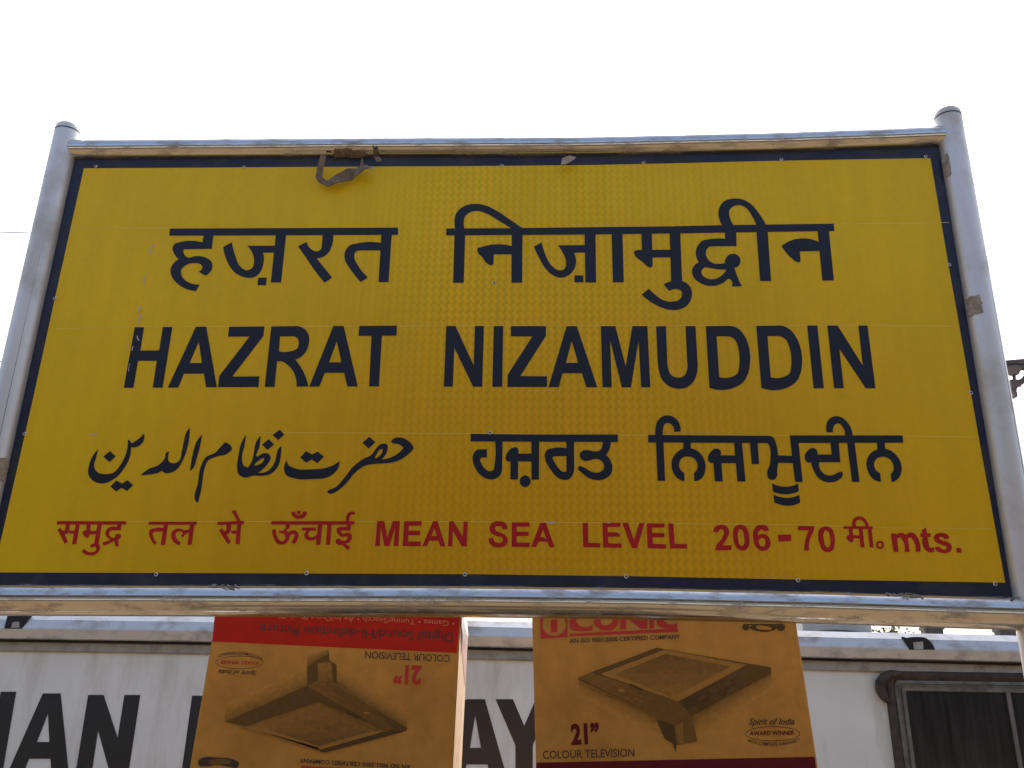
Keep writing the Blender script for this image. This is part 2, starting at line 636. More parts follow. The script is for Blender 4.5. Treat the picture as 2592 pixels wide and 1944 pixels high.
def spline(pts, n=40):
    xs = [p[0] for p in pts]
    out = []
    for i in range(n + 1):
        x = xs[0] + (xs[-1] - xs[0]) * i / n
        k = max(j for j in range(len(xs)) if xs[j] <= x + 1e-9)
        k = min(k, len(xs) - 2)
        t = (x - xs[k]) / (xs[k + 1] - xs[k])
        t = t * t * (3 - 2 * t) * 0.35 + t * 0.65
        out.append((x, 0.0, pts[k][1] * (1 - t) + pts[k + 1][1] * t))
    return out


TR, BR = 0.030, 0.0375
top_path = spline([(lpost(3.2), 3.2275), (-1.18, 3.2263), (-0.5256, 3.222), (0.2693, 3.2155), (0.75, 3.221), (1.0423, 3.2280), (rpost(3.2), 3.235)])
bot_path = spline([(lpost(1.93), 1.9331), (-1.17, 1.9331), (-0.591, 1.9375), (-0.0725, 1.9425), (0.3436, 1.9425), (0.7065, 1.9385), (rpost(1.93), 1.9290)])
MB().tube(top_path, TR, 40).done('top_rail', MSTEEL, sign, smooth=True)
MB().tube(bot_path, BR, 40).done('bottom_rail', MSTEEL, sign, smooth=True)


def railz(path, x):
    for a, b in zip(path, path[1:]):
        if a[0] <= x <= b[0]:
            return a[2] + (b[2] - a[2]) * (x - a[0]) / (b[0] - a[0])
    return path[0][2]


# backing board: navy face, thin aluminium sheet
brd = MB()
n = 24
up = [(lpost(3.2) + (rpost(3.2) - lpost(3.2)) * i / n) for i in range(n + 1)]
pts = [(lpost(1.93), 0, railz(bot_path, lpost(1.93) + 1e-4))] + [(x, 0, railz(bot_path, x)) for x in up[1:-1]] + [(rpost(1.93), 0, 1.929)]
pts += [(x, 0, railz(top_path, x)) for x in reversed(up)]
brd.prism(pts, 0.004)
brd.done('border_board', MBORD, sign)
ys = MB()
edge = [(212.3, 426), (500, 424.5), (800, 422.4), (1200, 420.3), (1500, 417.7), (1700, 413.5), (1900, 408.5), (2130, 404), (2355, 400.4),
        (2400, 667), (2423.8, 800), (2476, 1100), (2544.4, 1474.8), (2250, 1470), (2000, 1466.4), (1600, 1458.5), (1200, 1453.5), (600, 1450.8), (0, 1449),
        (-16, 1448.6), (0, 1378), (85.7, 1000), (139, 755)]
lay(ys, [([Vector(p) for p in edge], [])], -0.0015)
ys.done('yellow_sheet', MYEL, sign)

# joints of the sheeting strips
sm = MB()
for line in ([(180, 574), (430, 577.5)], [(2130, 566), (2300, 565), (2402, 563)], [(140, 832), (345, 827), (700, 826), (1130, 825), (1700, 824), (2230, 823), (2420, 826)],
             [(222, 1098), (250, 1098.5)], [(640, 1095), (1190, 1097), (1560, 1101), (1650, 1101), (2000, 1102.5), (2290, 1104), (2472, 1106)],
             [(250, 1320), (930, 1320), (1180, 1320.5), (1430, 1322.5), (1760, 1326), (2000, 1328), (2250, 1336), (2510, 1338)]):
    o = stroke([Vector(p) for p in line], 1.3)
    lay(sm, [(o, [])], -0.0019)
sm.done('sheet_joint', MSEAM, sign)
for a, b, wd in (((388, 618), (378, 645), 2.2), ((371, 690), (366, 720), 1.2), ((357, 776), (348, 790), 4), ((358, 796), (351, 818), 3.5), ((347, 850), (352, 862), 2.5),
                 ((338, 876), (334, 888), 2), ((330, 920), (326, 940), 1.2), ((1382, 1321), (1406, 1321), 4), ((1538, 1323), (1545, 1323), 2.4), ((1564, 1347), (1568, 1350), 2),
                 ((225, 1098), (245, 1098), 2.5), ((1380, 1360), (1382, 1363), 2)):
    d = Vector((b[0] - a[0], b[1] - a[1]))
    mid = Vector((a[0] + b[0], a[1] + b[1])) / 2 + Vector((-d.y, d.x)) * 0.12
    sc_ = MB()
    lay(sc_, [(stroke([Vector(a), mid, Vector(b)], wd), [])], -0.0032)
    sc_.done('scuff_mark', MSCR, sign)

# ---- lettering, first row
def grow(shapes, d=0.6):
    """Spread outlines by d photo pixels (the ink edge is soft in the photograph)."""
    def off(p, sgn):
        q = [p[0]]
        for a in p[1:]:
            if (a - q[-1]).length > 1e-6:
                q.append(a)
        if (q[0] - q[-1]).length < 1e-6:
            q.pop()
        n = len(q)
        ar = sum(q[i].cross(q[(i + 1) % n]) for i in range(n))
        k = d * sgn * (1 if ar > 0 else -1)
        out = []
        for i in range(n):
            e1, e2 = (q[i] - q[i - 1]).normalized(), (q[(i + 1) % n] - q[i]).normalized()
            n1, n2 = Vector((e1.y, -e1.x)), Vector((e2.y, -e2.x))
            b = n1 + n2
            if b.length < 0.3:
                out.append(q[i] + n1 * k)
                continue
            b.normalize()
            out.append(q[i] + b * (k / max(0.45, b.dot(n1))))
        return out
    return [(off(o, 1), [off(h, -1) for h in hs]) for o, hs in shapes]


def letters(name, sets, mtl, Y=-0.0024):
    mb = MB()
    for region, defs in sets:
        lay(mb, grow(glyphs(region, defs)), Y)
    return mb.done(name, mtl, sign)


Z1 = (400, 450, 3.16)
letters('hindi_lettering', [(Z1, [
    '97,408 1918,400 1918,454 91,461',
    '369,450 442,450 428,566 205,569 ~201,590 ~235,638 ~300,628 ~380,640 ~428,678 ~432,715 ~415,752 378,780 328,750 ~352,730 ~354,705 ~330,685 ~285,680 ~225,695 ~185,735 ~182,765 ~205,810 ~260,845 330,855 302,904 ~210,880 ~140,830 ~104,770 ~102,735 ~125,685 170,652 ~130,605 ~118,560 ~135,530 ~170,518 357,518',
    '945,450 1023,450 982,835 904,835',
    '718,545 945,545 940,595 835,598 ~845,640 ~840,690 ~815,755 ~760,795 ~700,795 ~620,760 ~555,670 524,553 590,518 ~615,620 ~660,715 ~710,742 ~755,720 ~770,665 ~760,610',
    '804,800 867,800 862,857 797,857',
    '1318,450 1398,450 ~1388,545 ~1350,610 1265,642 1390,798 1332,836 ~1240,720 ~1180,630 1122,548 1188,515 ~1215,565 ~1265,590 ~1302,575 ~1312,530',
    '1789,445 1868,445 1842,832 1766,832',
    '1800,525 1795,578 1610,579 ~1575,598 ~1568,630 ~1600,705 1677,795 1623,832 ~1540,730 ~1495,650 ~1497,595 ~1530,545 ~1590,527'])], MNAVY)
Z2, Z3 = (1100, 450, 3.6867), (1550, 450, 3.4031)
mb = MB()
sh = glyphs((0, 0, 1), ['1129.8,578.8 1295,578 1371,577 1561,574.8 1700,573.4 1832,570.2 2109.8,566.7 2111.5,583.7 1832,588 1700,590.2 1479.7,593 1129.8,595.1'])
sh += glyphs(Z2, [
    '188,515 284,515 270,977 175,977',
    '200,495 ~188,400 ~205,330 ~270,270 ~370,245 ~470,258 ~580,310 ~700,390 840,486 740,486 720,470 ~600,398 ~500,338 ~400,307 ~330,320 ~280,365 ~270,410 283,495',
    '722,500 820,500 815,977 720,977',
    '~440,647 740,645 740,712 550,712 548,790 ~540,810 ~520,812 ~495,800 ~450,745 ~404,690 ~402,662',
    '1402,510 1500,510 1505,975 1410,975',
    '1155,632 1415,630 1415,695 1298,697 ~1318,765 ~1310,830 ~1270,890 ~1190,930 ~1110,910 ~1040,850 ~985,760 930,643 998,605 ~1030,710 ~1090,820 ~1150,862 ~1195,862 ~1225,830 ~1228,775 ~1200,700',
    '1307,912 1387,912 1387,973 1307,973',
    '1654,505 1752,505 1764,973 1667,973'])
sh += glyphs(Z3, [
    '250,460 338,460 342,622 510,622 510,682 345,684 345,755 ~335,770 ~315,768 ~270,730 ~192,655 ~190,635 ~210,626 258,626',
    '495,455 583,455 600,910 510,910',
    '445,918 ~500,895 ~560,885 ~640,910 ~682,970 ~680,1030 ~640,1100 ~560,1135 ~480,1132 ~380,1095 255,1006 315,958 ~370,1010 ~450,1060 ~520,1068 ~580,1050 ~602,1005 ~590,970 ~560,957 ~520,960 489,972',
    '972,450 1065,450 1068,586 850,588 ~815,610 ~803,650 ~820,700 ~870,738 ~930,742 970,738 ~975,705 ~1000,670 ~1045,656 ~1090,680 ~1103,715 ~1090,750 1050,775 ~1075,850 1113,933 1030,933 ~1012,868 ~950,905 ~860,930 ~770,910 ~700,850 ~688,800 ~705,760 748,728 ~725,680 ~720,640 ~735,590 ~775,545 ~840,530 973,527|810,768 ~870,780 985,788 ~940,845 ~880,874 ~820,870 ~775,840 ~765,810 ~780,780',
    '1242,445 1335,445 1366,887 1275,887',
    '965,430 ~920,340 ~920,270 ~955,210 ~1030,182 ~1110,185 ~1190,225 ~1260,305 1322,405 1330,430 1250,430 ~1200,320 ~1150,255 ~1095,233 ~1040,245 ~1005,285 ~1008,330 1062,430',
    '1768,440 1862,440 1907,883 1811,883',
    '~1485,570 1795,565 1800,628 1613,632 1620,710 ~1612,725 ~1590,722 ~1545,690 ~1475,610 ~1463,588'])
lay(mb, grow(sh), -0.0024)
mb.done('hindi_lettering', MNAVY, sign)

# ---- second row
Z4, Z5, Z6 = (280, 780, 2.765), (1080, 780, 3.6867), (1650, 780, 3.6867)
letters('english_lettering', [(Z4, [
    '170,135 232,135 206,298 340,297 367,133 430,133 362,555 296,555 325,367 190,367 158,556 93,556',
    '598,131 668,131 742,551 669,551 654,456 512,457 472,554 402,555|617,233 641,385 550,385',
    '832,131 1075,129 1067,195 848,480 1039,479 1033,550 753,551 762,475 975,197 822,198',
    '1126,129 1295,127 ~1350,142 ~1385,192 ~1386,245 ~1360,310 1290,360 ~1325,405 1382,546 1303,548 ~1245,400 ~1200,372 1163,372 1145,549 1080,549|1184,196 1272,195 ~1312,215 ~1318,245 ~1305,285 ~1265,302 1176,303',
    '1560,126 1630,126 1728,546 1658,547 1635,450 1498,451 1460,547 1392,548|1583,228 1617,380 1527,381',
    '1742,126 2002,124 1999,190 1897,191 1876,545 1811,546 1828,192 1737,192'])], MNAVY)
letters('english_lettering', [(Z5, [
    '185,168 267,168 440,537 453,168 532,168 517,731 435,731 257,365 242,730 163,730',
    '628,168 712,168 703,731 615,731',
    '788,170 1111,170 1110,258 870,636 1121,638 1121,733 756,733 758,622 990,261 788,261',
    '1308,170 1400,170 1590,736 1492,736 1450,605 1265,605 1232,734 1140,734|1353,300 1417,512 1297,512',
    '1628,170 1760,170 1858,547 1922,170 2058,170 2085,736 2004,736 1980,300 1905,736 1822,736 1715,297 1725,736 1643,736']),
    (Z6, [
        '42,172 130,170 142,500 ~150,560 ~180,625 ~245,650 ~305,630 ~330,580 332,500 316,170 405,170 424,500 ~424,570 ~395,670 ~330,735 ~255,750 ~160,725 ~90,650 ~65,560 56,480',
        '506,170 725,167 ~800,190 ~870,270 ~910,390 ~915,500 ~895,610 ~850,690 ~770,738 540,741|602,260 705,260 ~770,285 ~805,360 ~820,450 ~818,540 ~795,615 ~740,645 627,645',
        '977,168 1200,163 ~1280,195 ~1350,280 ~1392,400 ~1400,510 ~1385,610 ~1340,690 ~1260,740 1025,742|1077,260 1182,257 ~1245,285 ~1285,360 ~1303,450 ~1303,540 ~1285,610 ~1225,645 1108,646',
        '1452,163 1543,163 1603,745 1512,745',
        '1640,163 1732,163 1970,540 1930,163 2010,163 2085,745 1997,745 1748,372 1790,745 1703,745'])], MNAVY)

# ---- third row: Urdu and Punjabi
Z7, Z8, Z9 = (200, 1050, 2.4578), (1150, 1030, 4.424), (1600, 1030, 2.9493)
letters('urdu_lettering', [(Z7, [
    '404,118 ~395,170 ~350,200 322,200 ~315,260 ~280,330 ~220,395 ~150,425 ~90,410 ~60,370 ~65,310 ~85,260 118,216 ~105,265 ~92,320 ~110,355 ~160,370 ~215,360 ~260,310 ~290,250 ~303,200 305,156 ~316,162 ~322,175 ~350,165 ~380,142',
    '192,227 226,258 190,292 153,260',
    '233,410 268,430 300,408 334,437 298,472 265,452 230,475 197,445',
    '387,375 ~430,340 ~500,310 ~535,270 ~545,235 560,230 ~553,262 ~557,290 ~590,303 ~625,285 ~640,230 ~655,160 ~668,110 688,84 ~683,150 ~665,230 ~640,290 ~610,335 ~565,360 ~530,358 515,345 ~490,360 ~450,368',
    '764,128 ~750,200 ~730,270 ~710,330 692,348 ~700,290 ~715,220 ~738,158',
    '907,173 ~940,190 952,212 ~915,243 ~850,260 ~800,285 ~780,330 ~765,420 ~750,500 ~732,543 ~726,535 ~740,430 ~760,320 ~790,265 ~850,235 ~875,208',
    '1038,128 ~1028,190 ~1012,265 ~1025,318 1052,328 ~1078,285 ~1090,230 ~1103,170 1129,133 ~1120,200 ~1107,260 ~1140,243 ~1175,242 ~1190,262 ~1175,300 ~1140,340 1108,362 ~1175,350 ~1212,310 ~1230,250 ~1240,215 1258,196 ~1255,240 ~1240,310 ~1200,360 ~1140,378 ~1085,376 ~1030,388 ~995,370 ~985,330 ~992,260 ~1010,180|1085,318 ~1120,282 ~1152,270 ~1150,285 ~1115,312',
    '1248,93 1275,123 1240,155 1206,127', '1180,153 1212,183 1172,216 1140,185',
    '1293,284 ~1300,310 ~1340,333 ~1450,340 ~1540,330 ~1590,310 1620,289 ~1605,340 ~1560,380 ~1450,398 ~1340,393 ~1287,370 ~1277,330',
    '1413,227 1450,248 1485,230 1522,260 1482,298 1447,275 1415,297 1378,265',
    '1942,167 ~1962,147 ~1990,142 2082,208 ~2020,265 ~1960,292 ~1900,300 ~1850,303 ~1770,318 ~1715,360 ~1660,425 ~1600,475 ~1560,489 ~1548,482 ~1600,450 ~1650,395 ~1710,320 ~1770,275 ~1820,250 ~1850,210 ~1880,183 ~1912,183 ~1915,225 ~1895,262 1880,280 ~1950,262 2022,205 ~1985,180 ~1955,175|1892,212 ~1880,245 ~1840,268 ~1850,245 ~1876,213',
    '1805,138 1842,170 1802,208 1765,175'])], MNAVY)
letters('punjabi_lettering', [(Z8, [
    '187,303 800,310 1828,312 1828,390 800,386 185,383',
    '457,370 538,370 532,680 ~515,755 ~460,800 ~400,808 ~320,780 ~240,690 ~208,590 ~215,530 ~250,485 ~310,478 363,478 363,565 305,565 ~288,585 ~305,640 ~350,700 ~400,722 ~440,705 ~450,660',
    '865,375 947,375 945,812 868,812',
    '~700,458 ~714,485 714,525 880,525 880,608 712,608 710,810 630,810 632,605 ~592,603 ~577,570 ~600,510 ~650,462',
    ([(793 + p[0], 832 + p[1]) for p in ring(0, 0, 58, 63)], []),
    '1258,375 1338,375 1340,690 ~1325,755 ~1280,808 ~1230,815 ~1160,790 ~1080,700 ~1025,600 ~1015,540 ~1040,485 ~1090,467 1258,466|1258,548 1258,690 ~1245,728 ~1210,725 ~1160,680 ~1115,610 ~1100,565 1120,548',
    '1668,375 1752,375 ~1735,470 1697,538 ~1740,590 ~1768,670 ~1750,750 ~1690,800 ~1600,818 ~1510,795 ~1430,735 ~1388,680 ~1405,665 ~1440,675 ~1520,720 ~1600,738 ~1655,720 ~1680,675 ~1665,620 ~1620,585 ~1570,580 ~1500,600 ~1440,595 ~1410,560 ~1412,520 ~1450,488 ~1500,487 ~1590,500 ~1640,480 ~1660,430'])], MNAVY)
letters('punjabi_lettering', [(Z9, [
    '122,210 1010,216 1010,268 122,263',
    '180,235 ~178,150 ~195,100 ~240,68 ~290,68 ~340,105 361,182 315,184 ~300,135 ~270,118 ~240,130 ~230,165 232,235 232,260 245,550 193,550 180,262',
    '383,255 437,255 437,320 383,320',
    '383,312 ~330,345 ~297,410 ~305,480 ~345,535 390,553 388,492 ~355,460 ~352,410 ~380,375 ~420,368 ~465,385 ~490,430 ~485,470 463,495 467,553 ~520,530 ~545,470 ~540,400 ~500,340 437,310',
    '762,255 818,255 845,555 788,555',
    '~655,322 657,363 785,363 785,418 665,418 675,555 620,555 608,415 ~575,408 ~567,380 ~590,335 ~630,312',
    '880,255 935,255 947,425 895,425',
    '990,216 1015,216 ~1050,228 ~1075,280 1088,363 1210,367 1210,418 1090,415 ~1082,470 ~1078,520 ~1050,543 ~1020,530 ~1010,490 ~1030,430 ~1035,370 ~1030,300 1012,268 990,268',
    '1180,214 2018,214 2023,265 1185,268', '1183,255 1240,255 1272,558 1218,558',
    '1047,573 ~1090,590 ~1150,597 ~1200,590 1238,573 1243,628 ~1200,643 ~1150,650 ~1100,645 1053,632',
    '1057,658 ~1110,675 ~1170,680 1248,658 1253,713 ~1200,732 ~1150,735 ~1110,728 1063,712',
    '1482,255 1540,255 1553,411 1395,411 ~1405,470 ~1440,505 ~1500,510 ~1540,490 ~1568,488 ~1570,510 ~1530,550 ~1470,562 ~1400,535 ~1355,470 1338,411 ~1300,405 ~1290,375 ~1310,330 ~1350,308 ~1375,320 1382,357 1492,357',
    '1455,188 ~1450,150 ~1465,100 ~1510,72 ~1560,78 ~1610,120 1645,215 1660,265 1697,558 1643,558 1607,265 1592,215 ~1575,150 ~1545,122 ~1515,130 ~1500,155 1500,188',
    '1828,255 1885,255 1888,325 1834,325',
    '1834,318 ~1780,350 ~1752,410 ~1765,485 ~1805,540 1857,558 1852,498 ~1815,465 ~1805,425 ~1825,385 ~1870,370 ~1920,385 ~1950,430 ~1950,480 1932,502 1940,560 ~1985,535 ~2010,480 ~2000,405 ~1955,345 1888,312'])], MNAVY)

# ---- fourth row, red
Y1, Y2, Y3, Y4, Y5 = (130, 1280, 5.53), (530, 1280, 5.53), (930, 1290, 4.424), (1430, 1290, 4.424), (1900, 1290, 4.0218)
letters('red_hindi_lettering', [(Y1, [
    '85,218 1047,222 1043,262 78,258',
    '200,250 252,250 ~245,340 ~228,380 180,398 228,505 185,527 90,335 130,312 ~150,345 ~180,352 ~198,310',
    '345,250 395,250 345,535 292,535', '252,352 350,352 345,388 258,385 245,365',
    '495,250 548,250 538,355 660,355 655,398 528,398 520,440 ~505,452 ~480,440 440,378 ~445,360 490,358', '650,250 703,250 655,545 600,545',
    '540,565 ~580,535 ~620,528 ~665,545 ~678,590 ~650,650 ~600,685 ~540,693 ~480,680 428,640 460,607 ~510,645 ~560,655 ~610,640 ~632,600 ~615,572 ~590,572 565,585',
    '930,250 978,250 968,340 850,342 ~815,360 ~805,400 ~830,440 890,450 ~900,415 ~940,395 ~970,415 ~965,445 930,472 940,565 898,565 885,490 ~840,510 735,557 715,520 840,475 ~790,450 ~758,390 ~775,335 ~820,303 918,302',
    '1368,226 2032,226 2030,265 1362,263', '1578,255 1630,255 1588,548 1533,548',
    '1590,322 1585,360 1450,360 ~1418,385 ~1420,420 1475,520 1440,543 ~1390,460 ~1368,390 ~1385,335 ~1430,320',
    '1945,255 2000,255 1960,545 1908,545',
    '1945,328 1935,373 ~1885,390 1845,440 1812,420 ~1840,390 ~1825,360 ~1790,355 ~1745,375 ~1732,420 ~1755,470 1808,515 1785,550 ~1710,500 ~1680,430 ~1690,370 ~1740,330 ~1800,322 ~1860,345 ~1900,340']),
    (Y2, [
        '118,230 482,215 475,258 112,266', '315,80 360,60 440,225 400,225',
        '240,255 297,255 ~295,330 ~275,380 235,400 298,510 258,535 135,345 178,318 ~205,355 ~228,358 ~242,320', '395,250 445,245 420,535 367,537', '300,352 400,350 398,390 325,390 ~310,375',
        '870,220 2030,220 2025,262 865,262',
        '1070,250 1115,250 ~1118,310 ~1080,350 ~1095,372 ~1150,348 ~1210,355 ~1243,400 ~1235,460 1185,535 1145,510 ~1185,450 ~1190,405 ~1160,395 ~1125,420 ~1110,470 ~1070,525 ~1010,542 ~950,525 ~900,440 880,345 925,332 ~940,410 ~975,480 ~1015,500 ~1055,475 ~1065,430 ~1045,395 985,388 975,352 ~1040,345 ~1068,310',
        '1148,90 1200,88 ~1215,125 ~1250,135 ~1295,122 1312,85 1362,85 ~1340,150 ~1290,178 ~1240,180 ~1185,160', '1232,73 1275,73 1270,113 1225,113',
        '1300,310 1490,308 1488,345 1410,345 ~1385,375 ~1380,410 ~1410,440 ~1450,440 1520,380 1520,418 ~1475,470 ~1410,485 ~1355,465 ~1332,420 ~1345,375 1370,345 1300,345', '1525,250 1580,250 1550,545 1495,545',
        '1655,250 1712,250 1685,545 1635,545',
        '1930,250 1980,250 1972,342 1845,345 ~1840,365 ~1870,395 ~1930,380 ~1980,395 ~1992,435 ~1965,500 1895,530 1968,580 1940,620 1860,545 ~1800,540 ~1770,510 ~1785,470 ~1820,465 ~1850,490 ~1900,490 ~1935,455 ~1925,425 ~1880,437 ~1820,415 ~1785,355 ~1790,315 ~1830,302 1925,300',
        '1925,240 ~1920,150 ~1950,100 ~2000,85 2038,98 2030,125 ~1985,122 ~1965,150 1968,240'])], MRED)
letters('red_english_lettering', [(Y3, [
    '112,130 188,130 222,320 285,130 360,130 345,405 297,405 312,195 245,405 192,405 152,195 137,405 90,405',
    '415,132 605,132 602,177 462,177 458,238 588,238 585,283 455,283 452,360 597,360 593,407 397,405',
    '737,132 785,132 870,408 818,408 797,345 690,345 665,406 618,406|752,200 780,297 713,297',
    '918,134 965,134 1070,310 1078,136 1122,136 1110,410 1060,410 955,230 948,408 905,408',
    ])], MRED)
letters('red_english_lettering', [(Y3, [
    '~1480,133 ~1540,150 1565,215 1515,218 ~1505,190 ~1470,180 ~1430,195 ~1430,225 ~1490,258 ~1545,290 ~1570,335 ~1550,395 ~1480,420 ~1400,405 1358,325 1405,318 ~1425,360 ~1470,375 ~1515,355 ~1515,320 ~1440,290 ~1385,255 ~1370,205 ~1400,150',
    '1620,143 1812,143 1812,188 1668,188 1668,248 1803,250 1803,293 1668,293 1668,370 1815,373 1813,417 1617,415',
    '1940,147 1995,147 2095,420 2045,420 2015,357 1915,355 1888,417 1837,417|1968,215 2000,312 1930,312'])], MRED)
letters('red_english_lettering', [(Y4, [
        '200,150 255,150 258,373 395,378 393,420 207,420',
        '423,150 620,150 620,190 475,192 478,255 610,258 612,300 480,302 485,378 632,382 633,425 432,422',
        '645,150 705,150 775,348 835,153 887,153 808,430 748,428',
        '918,155 1115,157 1112,198 970,200 973,262 1112,265 1112,308 978,308 983,385 1132,390 1132,433 930,430',
        '1158,157 1212,157 1228,387 1367,388 1367,432 1180,432'])], MRED)
letters('red_numerals', [(Y4, [
    '~1750,170 ~1815,195 ~1838,250 ~1810,325 1757,400 1865,402 1860,450 1685,452 ~1700,400 ~1765,315 ~1785,255 ~1770,220 ~1735,220 1712,252 1663,247 ~1685,195',
    '~1960,170 ~2020,190 ~2055,260 ~2065,340 ~2050,420 ~1995,457 ~1935,435 ~1895,360 ~1885,270 ~1905,195|~1960,215 ~1935,260 ~1940,340 ~1960,400 ~1985,412 ~2010,380 ~2010,310 ~1995,240']),
    (Y5, [
        '~110,157 ~165,170 185,212 140,220 ~115,200 ~85,215 ~75,260 ~110,250 ~165,262 ~200,320 ~195,375 ~150,415 ~100,412 ~55,375 ~30,300 ~30,220 ~60,172|~115,285 ~85,305 ~85,345 ~110,375 ~140,375 ~155,340 ~145,300',
        '280,258 410,255 410,318 285,322',
        '483,168 645,168 ~640,215 ~605,290 593,415 547,417 ~560,310 595,208 485,208',
        '~765,172 ~820,190 ~850,260 ~855,340 ~835,410 ~790,430 ~740,415 ~705,350 ~690,270 ~705,200|~765,208 ~740,240 ~745,310 ~765,375 ~790,388 ~810,360 ~812,290 ~795,230'])], MRED)
letters('red_unit_lettering', [(Y5, [
    '945,172 1240,172 1243,195 945,192', '1000,185 1035,185 1040,262 1115,265 1117,290 1045,290 1045,320 ~1035,328 980,272 ~990,262 1008,262',
    '1103,185 1137,185 1158,383 1120,383', '1193,185 1228,185 1250,383 1215,383',
    '1045,180 ~1038,120 ~1060,82 ~1105,70 ~1155,85 ~1185,125 1205,180 1172,180 ~1150,120 ~1110,100 ~1075,115 1082,180',
    (ring(1318, 358, 40, 40), [ring(1318, 358, 22, 22)]),
    '1430,245 1475,243 1480,262 ~1510,240 ~1550,240 1577,262 ~1610,238 ~1660,240 ~1692,275 1725,427 1682,427 ~1655,305 ~1635,282 1600,300 1617,428 1570,428 ~1545,305 ~1525,282 1490,300 1503,428 1457,428',
    '1745,205 1785,185 1793,242 1830,243 1832,275 1797,278 1815,370 ~1830,390 1862,385 1870,422 ~1830,435 ~1785,410 1757,278 1732,275 1730,245 1750,243',
    '~1945,240 ~2000,255 2020,290 1975,300 ~1945,275 ~1915,285 ~1930,305 ~1990,325 ~2040,360 ~2045,400 ~2010,435 ~1955,440 ~1900,420 1877,385 1920,378 ~1950,402 ~1990,405 ~2000,385 ~1960,360 ~1900,335 ~1868,300 ~1880,258',
    '2095,392 2140,392 2147,435 2102,437'])], MRED)

# ---- screws: one head built, then copied
def make_screw():
    mb = MB()
    n = 14
    prof = [(0.0050, 0.0), (0.0048, 0.0012), (0.0036, 0.0022), (0.0026, 0.0024)]
    v = [(r_ * math.cos(2 * math.pi * k / n), -h, r_ * math.sin(2 * math.pi * k / n)) for r_, h in prof for k in range(n)]
    f = [(i * n + k, (i + 1) * n + k, (i + 1) * n + (k + 1) % n, i * n + (k + 1) % n) for i in range(3) for k in range(n)]
    mb.add(v, f, 0)
    v = [(0.0026 * math.cos(2 * math.pi * k / n), -0.0012, 0.0026 * math.sin(2 * math.pi * k / n)) for k in range(n)]
    mb.add(v, [tuple(range(n))[::-1]], 1)
    return mb.done('screw', [MSCREW, MHOLE], sign, smooth=False)


screw0 = make_screw()
for i, (x, y) in enumerate([(243, 421), (617, 423), (940, 425), (1270, 419), (1629, 412), (1978, 404), (2343, 396), (139, 755), (62, 1098), (2403, 670), (2457.5, 994),
                            (395, 1454), (776, 1451), (1177, 1454), (1585, 1459), (2020, 1469), (2519, 1478), (1251.5, 716), (1240, 1095)]):
    o = screw0 if i == 0 else screw0.copy()
    if i:
        C.objects.link(o)
        o.parent = sign
    p = at(x, y, -0.003)
    o.location = (p.x, -0.0026, p.z)
    o.rotation_euler = (0, random.uniform(0, 3), 0)


# ================================================================== scraps stuck to the frame
def wrap(mb, p0, axis, rad, s0, s1, a0, a1, rag=0.15, n=18, m=0, seed=1):
    """A ragged patch lying on a tube; angles measured from -Y (towards the viewer) round the axis."""
    rnd = random.Random(seed)
    ax = Vector(axis).normalized()
    e1 = Vector((0, -1, 0))
    e2 = Vector((0, 0, 1)) if abs(ax.x) > 0.5 else Vector((1, 0, 0))
    off = [[rnd.uniform(-rag, rag) for _ in range(n + 1)] for _ in range(4)]
    v, f = [], []
    for i in range(n + 1):
        for j in range(n + 1):
            s, a = i / n, j / n
            sl0 = off[0][j] if i in (0, n) else 0
            al0 = off[2][i] if j in (0, n) else 0
            ss = s0 + (s1 - s0) * (s + sl0 * 0.6)
            aa = a0 + (a1 - a0) * (a + al0 * 0.6)
            rr = rad + rnd.uniform(0.0012, 0.0035)
            v.append(Vector(p0) + ax * ss + (e1 * math.cos(aa) + e2 * math.sin(aa)) * rr)
    for i in range(n):
        for j in range(n):
            f.append((i * (n + 1) + j, (i + 1) * (n + 1) + j, (i + 1) * (n + 1) + j + 1, i * (n + 1) + j + 1))
    mb.add(v, f, m)
    return mb


# loop of cloth knotted round the top rail
rg = thing('cloth_strap', 'grimy cloth strip knotted round the top rail, its loop hanging on the yellow', 'cloth strip', tuple(at(850, 400, -0.03)))
ZR = (750, 300, 2.949)
mb = MB()
lay(mb, glyphs(ZR, ['190,285 225,285 200,370 192,425 215,440 285,415 380,372 430,352 470,340 488,300 500,352 ~545,360 495,392 400,432 310,468 222,484 170,465 140,432 158,365']), -0.034)
for q in mb.v:
    q.y += 0.007 * math.sin(q.x * 90) + 0.006 * math.sin(q.z * 130 + 1) + (q.z - 3.17) * -0.10
o = mb.done('hanging_loop', MRAG, rg)
o.modifiers.new('thickness', 'SOLIDIFY').thickness = 0.004
mb = MB()
xa = at(848, 395, 0).x
p0 = (xa, 0, railz(top_path, xa))
wrap(mb, p0, (1, 0, 0), TR, 0.0, 0.05, R(-88), R(-38), seed=3)
wrap(mb, p0, (1, 0, 0), TR + 0.002, 0.04, 0.09, R(-88), R(-48), seed=4)
mb.done('wrapped_band', MRAG, rg, smooth=True)
mb = MB()
xa = at(948, 395, 0).x
wrap(mb, (xa, 0, railz(top_path, xa)), (1, 0, 0), TR + 0.001, 0.0, 0.014, R(-100), R(-25), rag=0.1, seed=5)
lay(mb, glyphs(ZR, ['580,285 625,285 640,315 600,325']), -0.034)
mb.done('knot_end', MRAG, rg)

sc1 = MB()
lay(sc1, glyphs(ZR, ['1985,295 2040,275 2090,288 2062,312 2010,340 1975,342']), -0.031)
o = sc1.done('tape_scrap', MTAPE, None, loc=at(1430, 405, -0.031))
o.modifiers.new('thickness', 'SOLIDIFY').thickness = 0.0015
tag(o, 'small torn tape scrap under the top rail, above the middle of the board', 'tape scrap', 'scraps stuck to the steel frame')


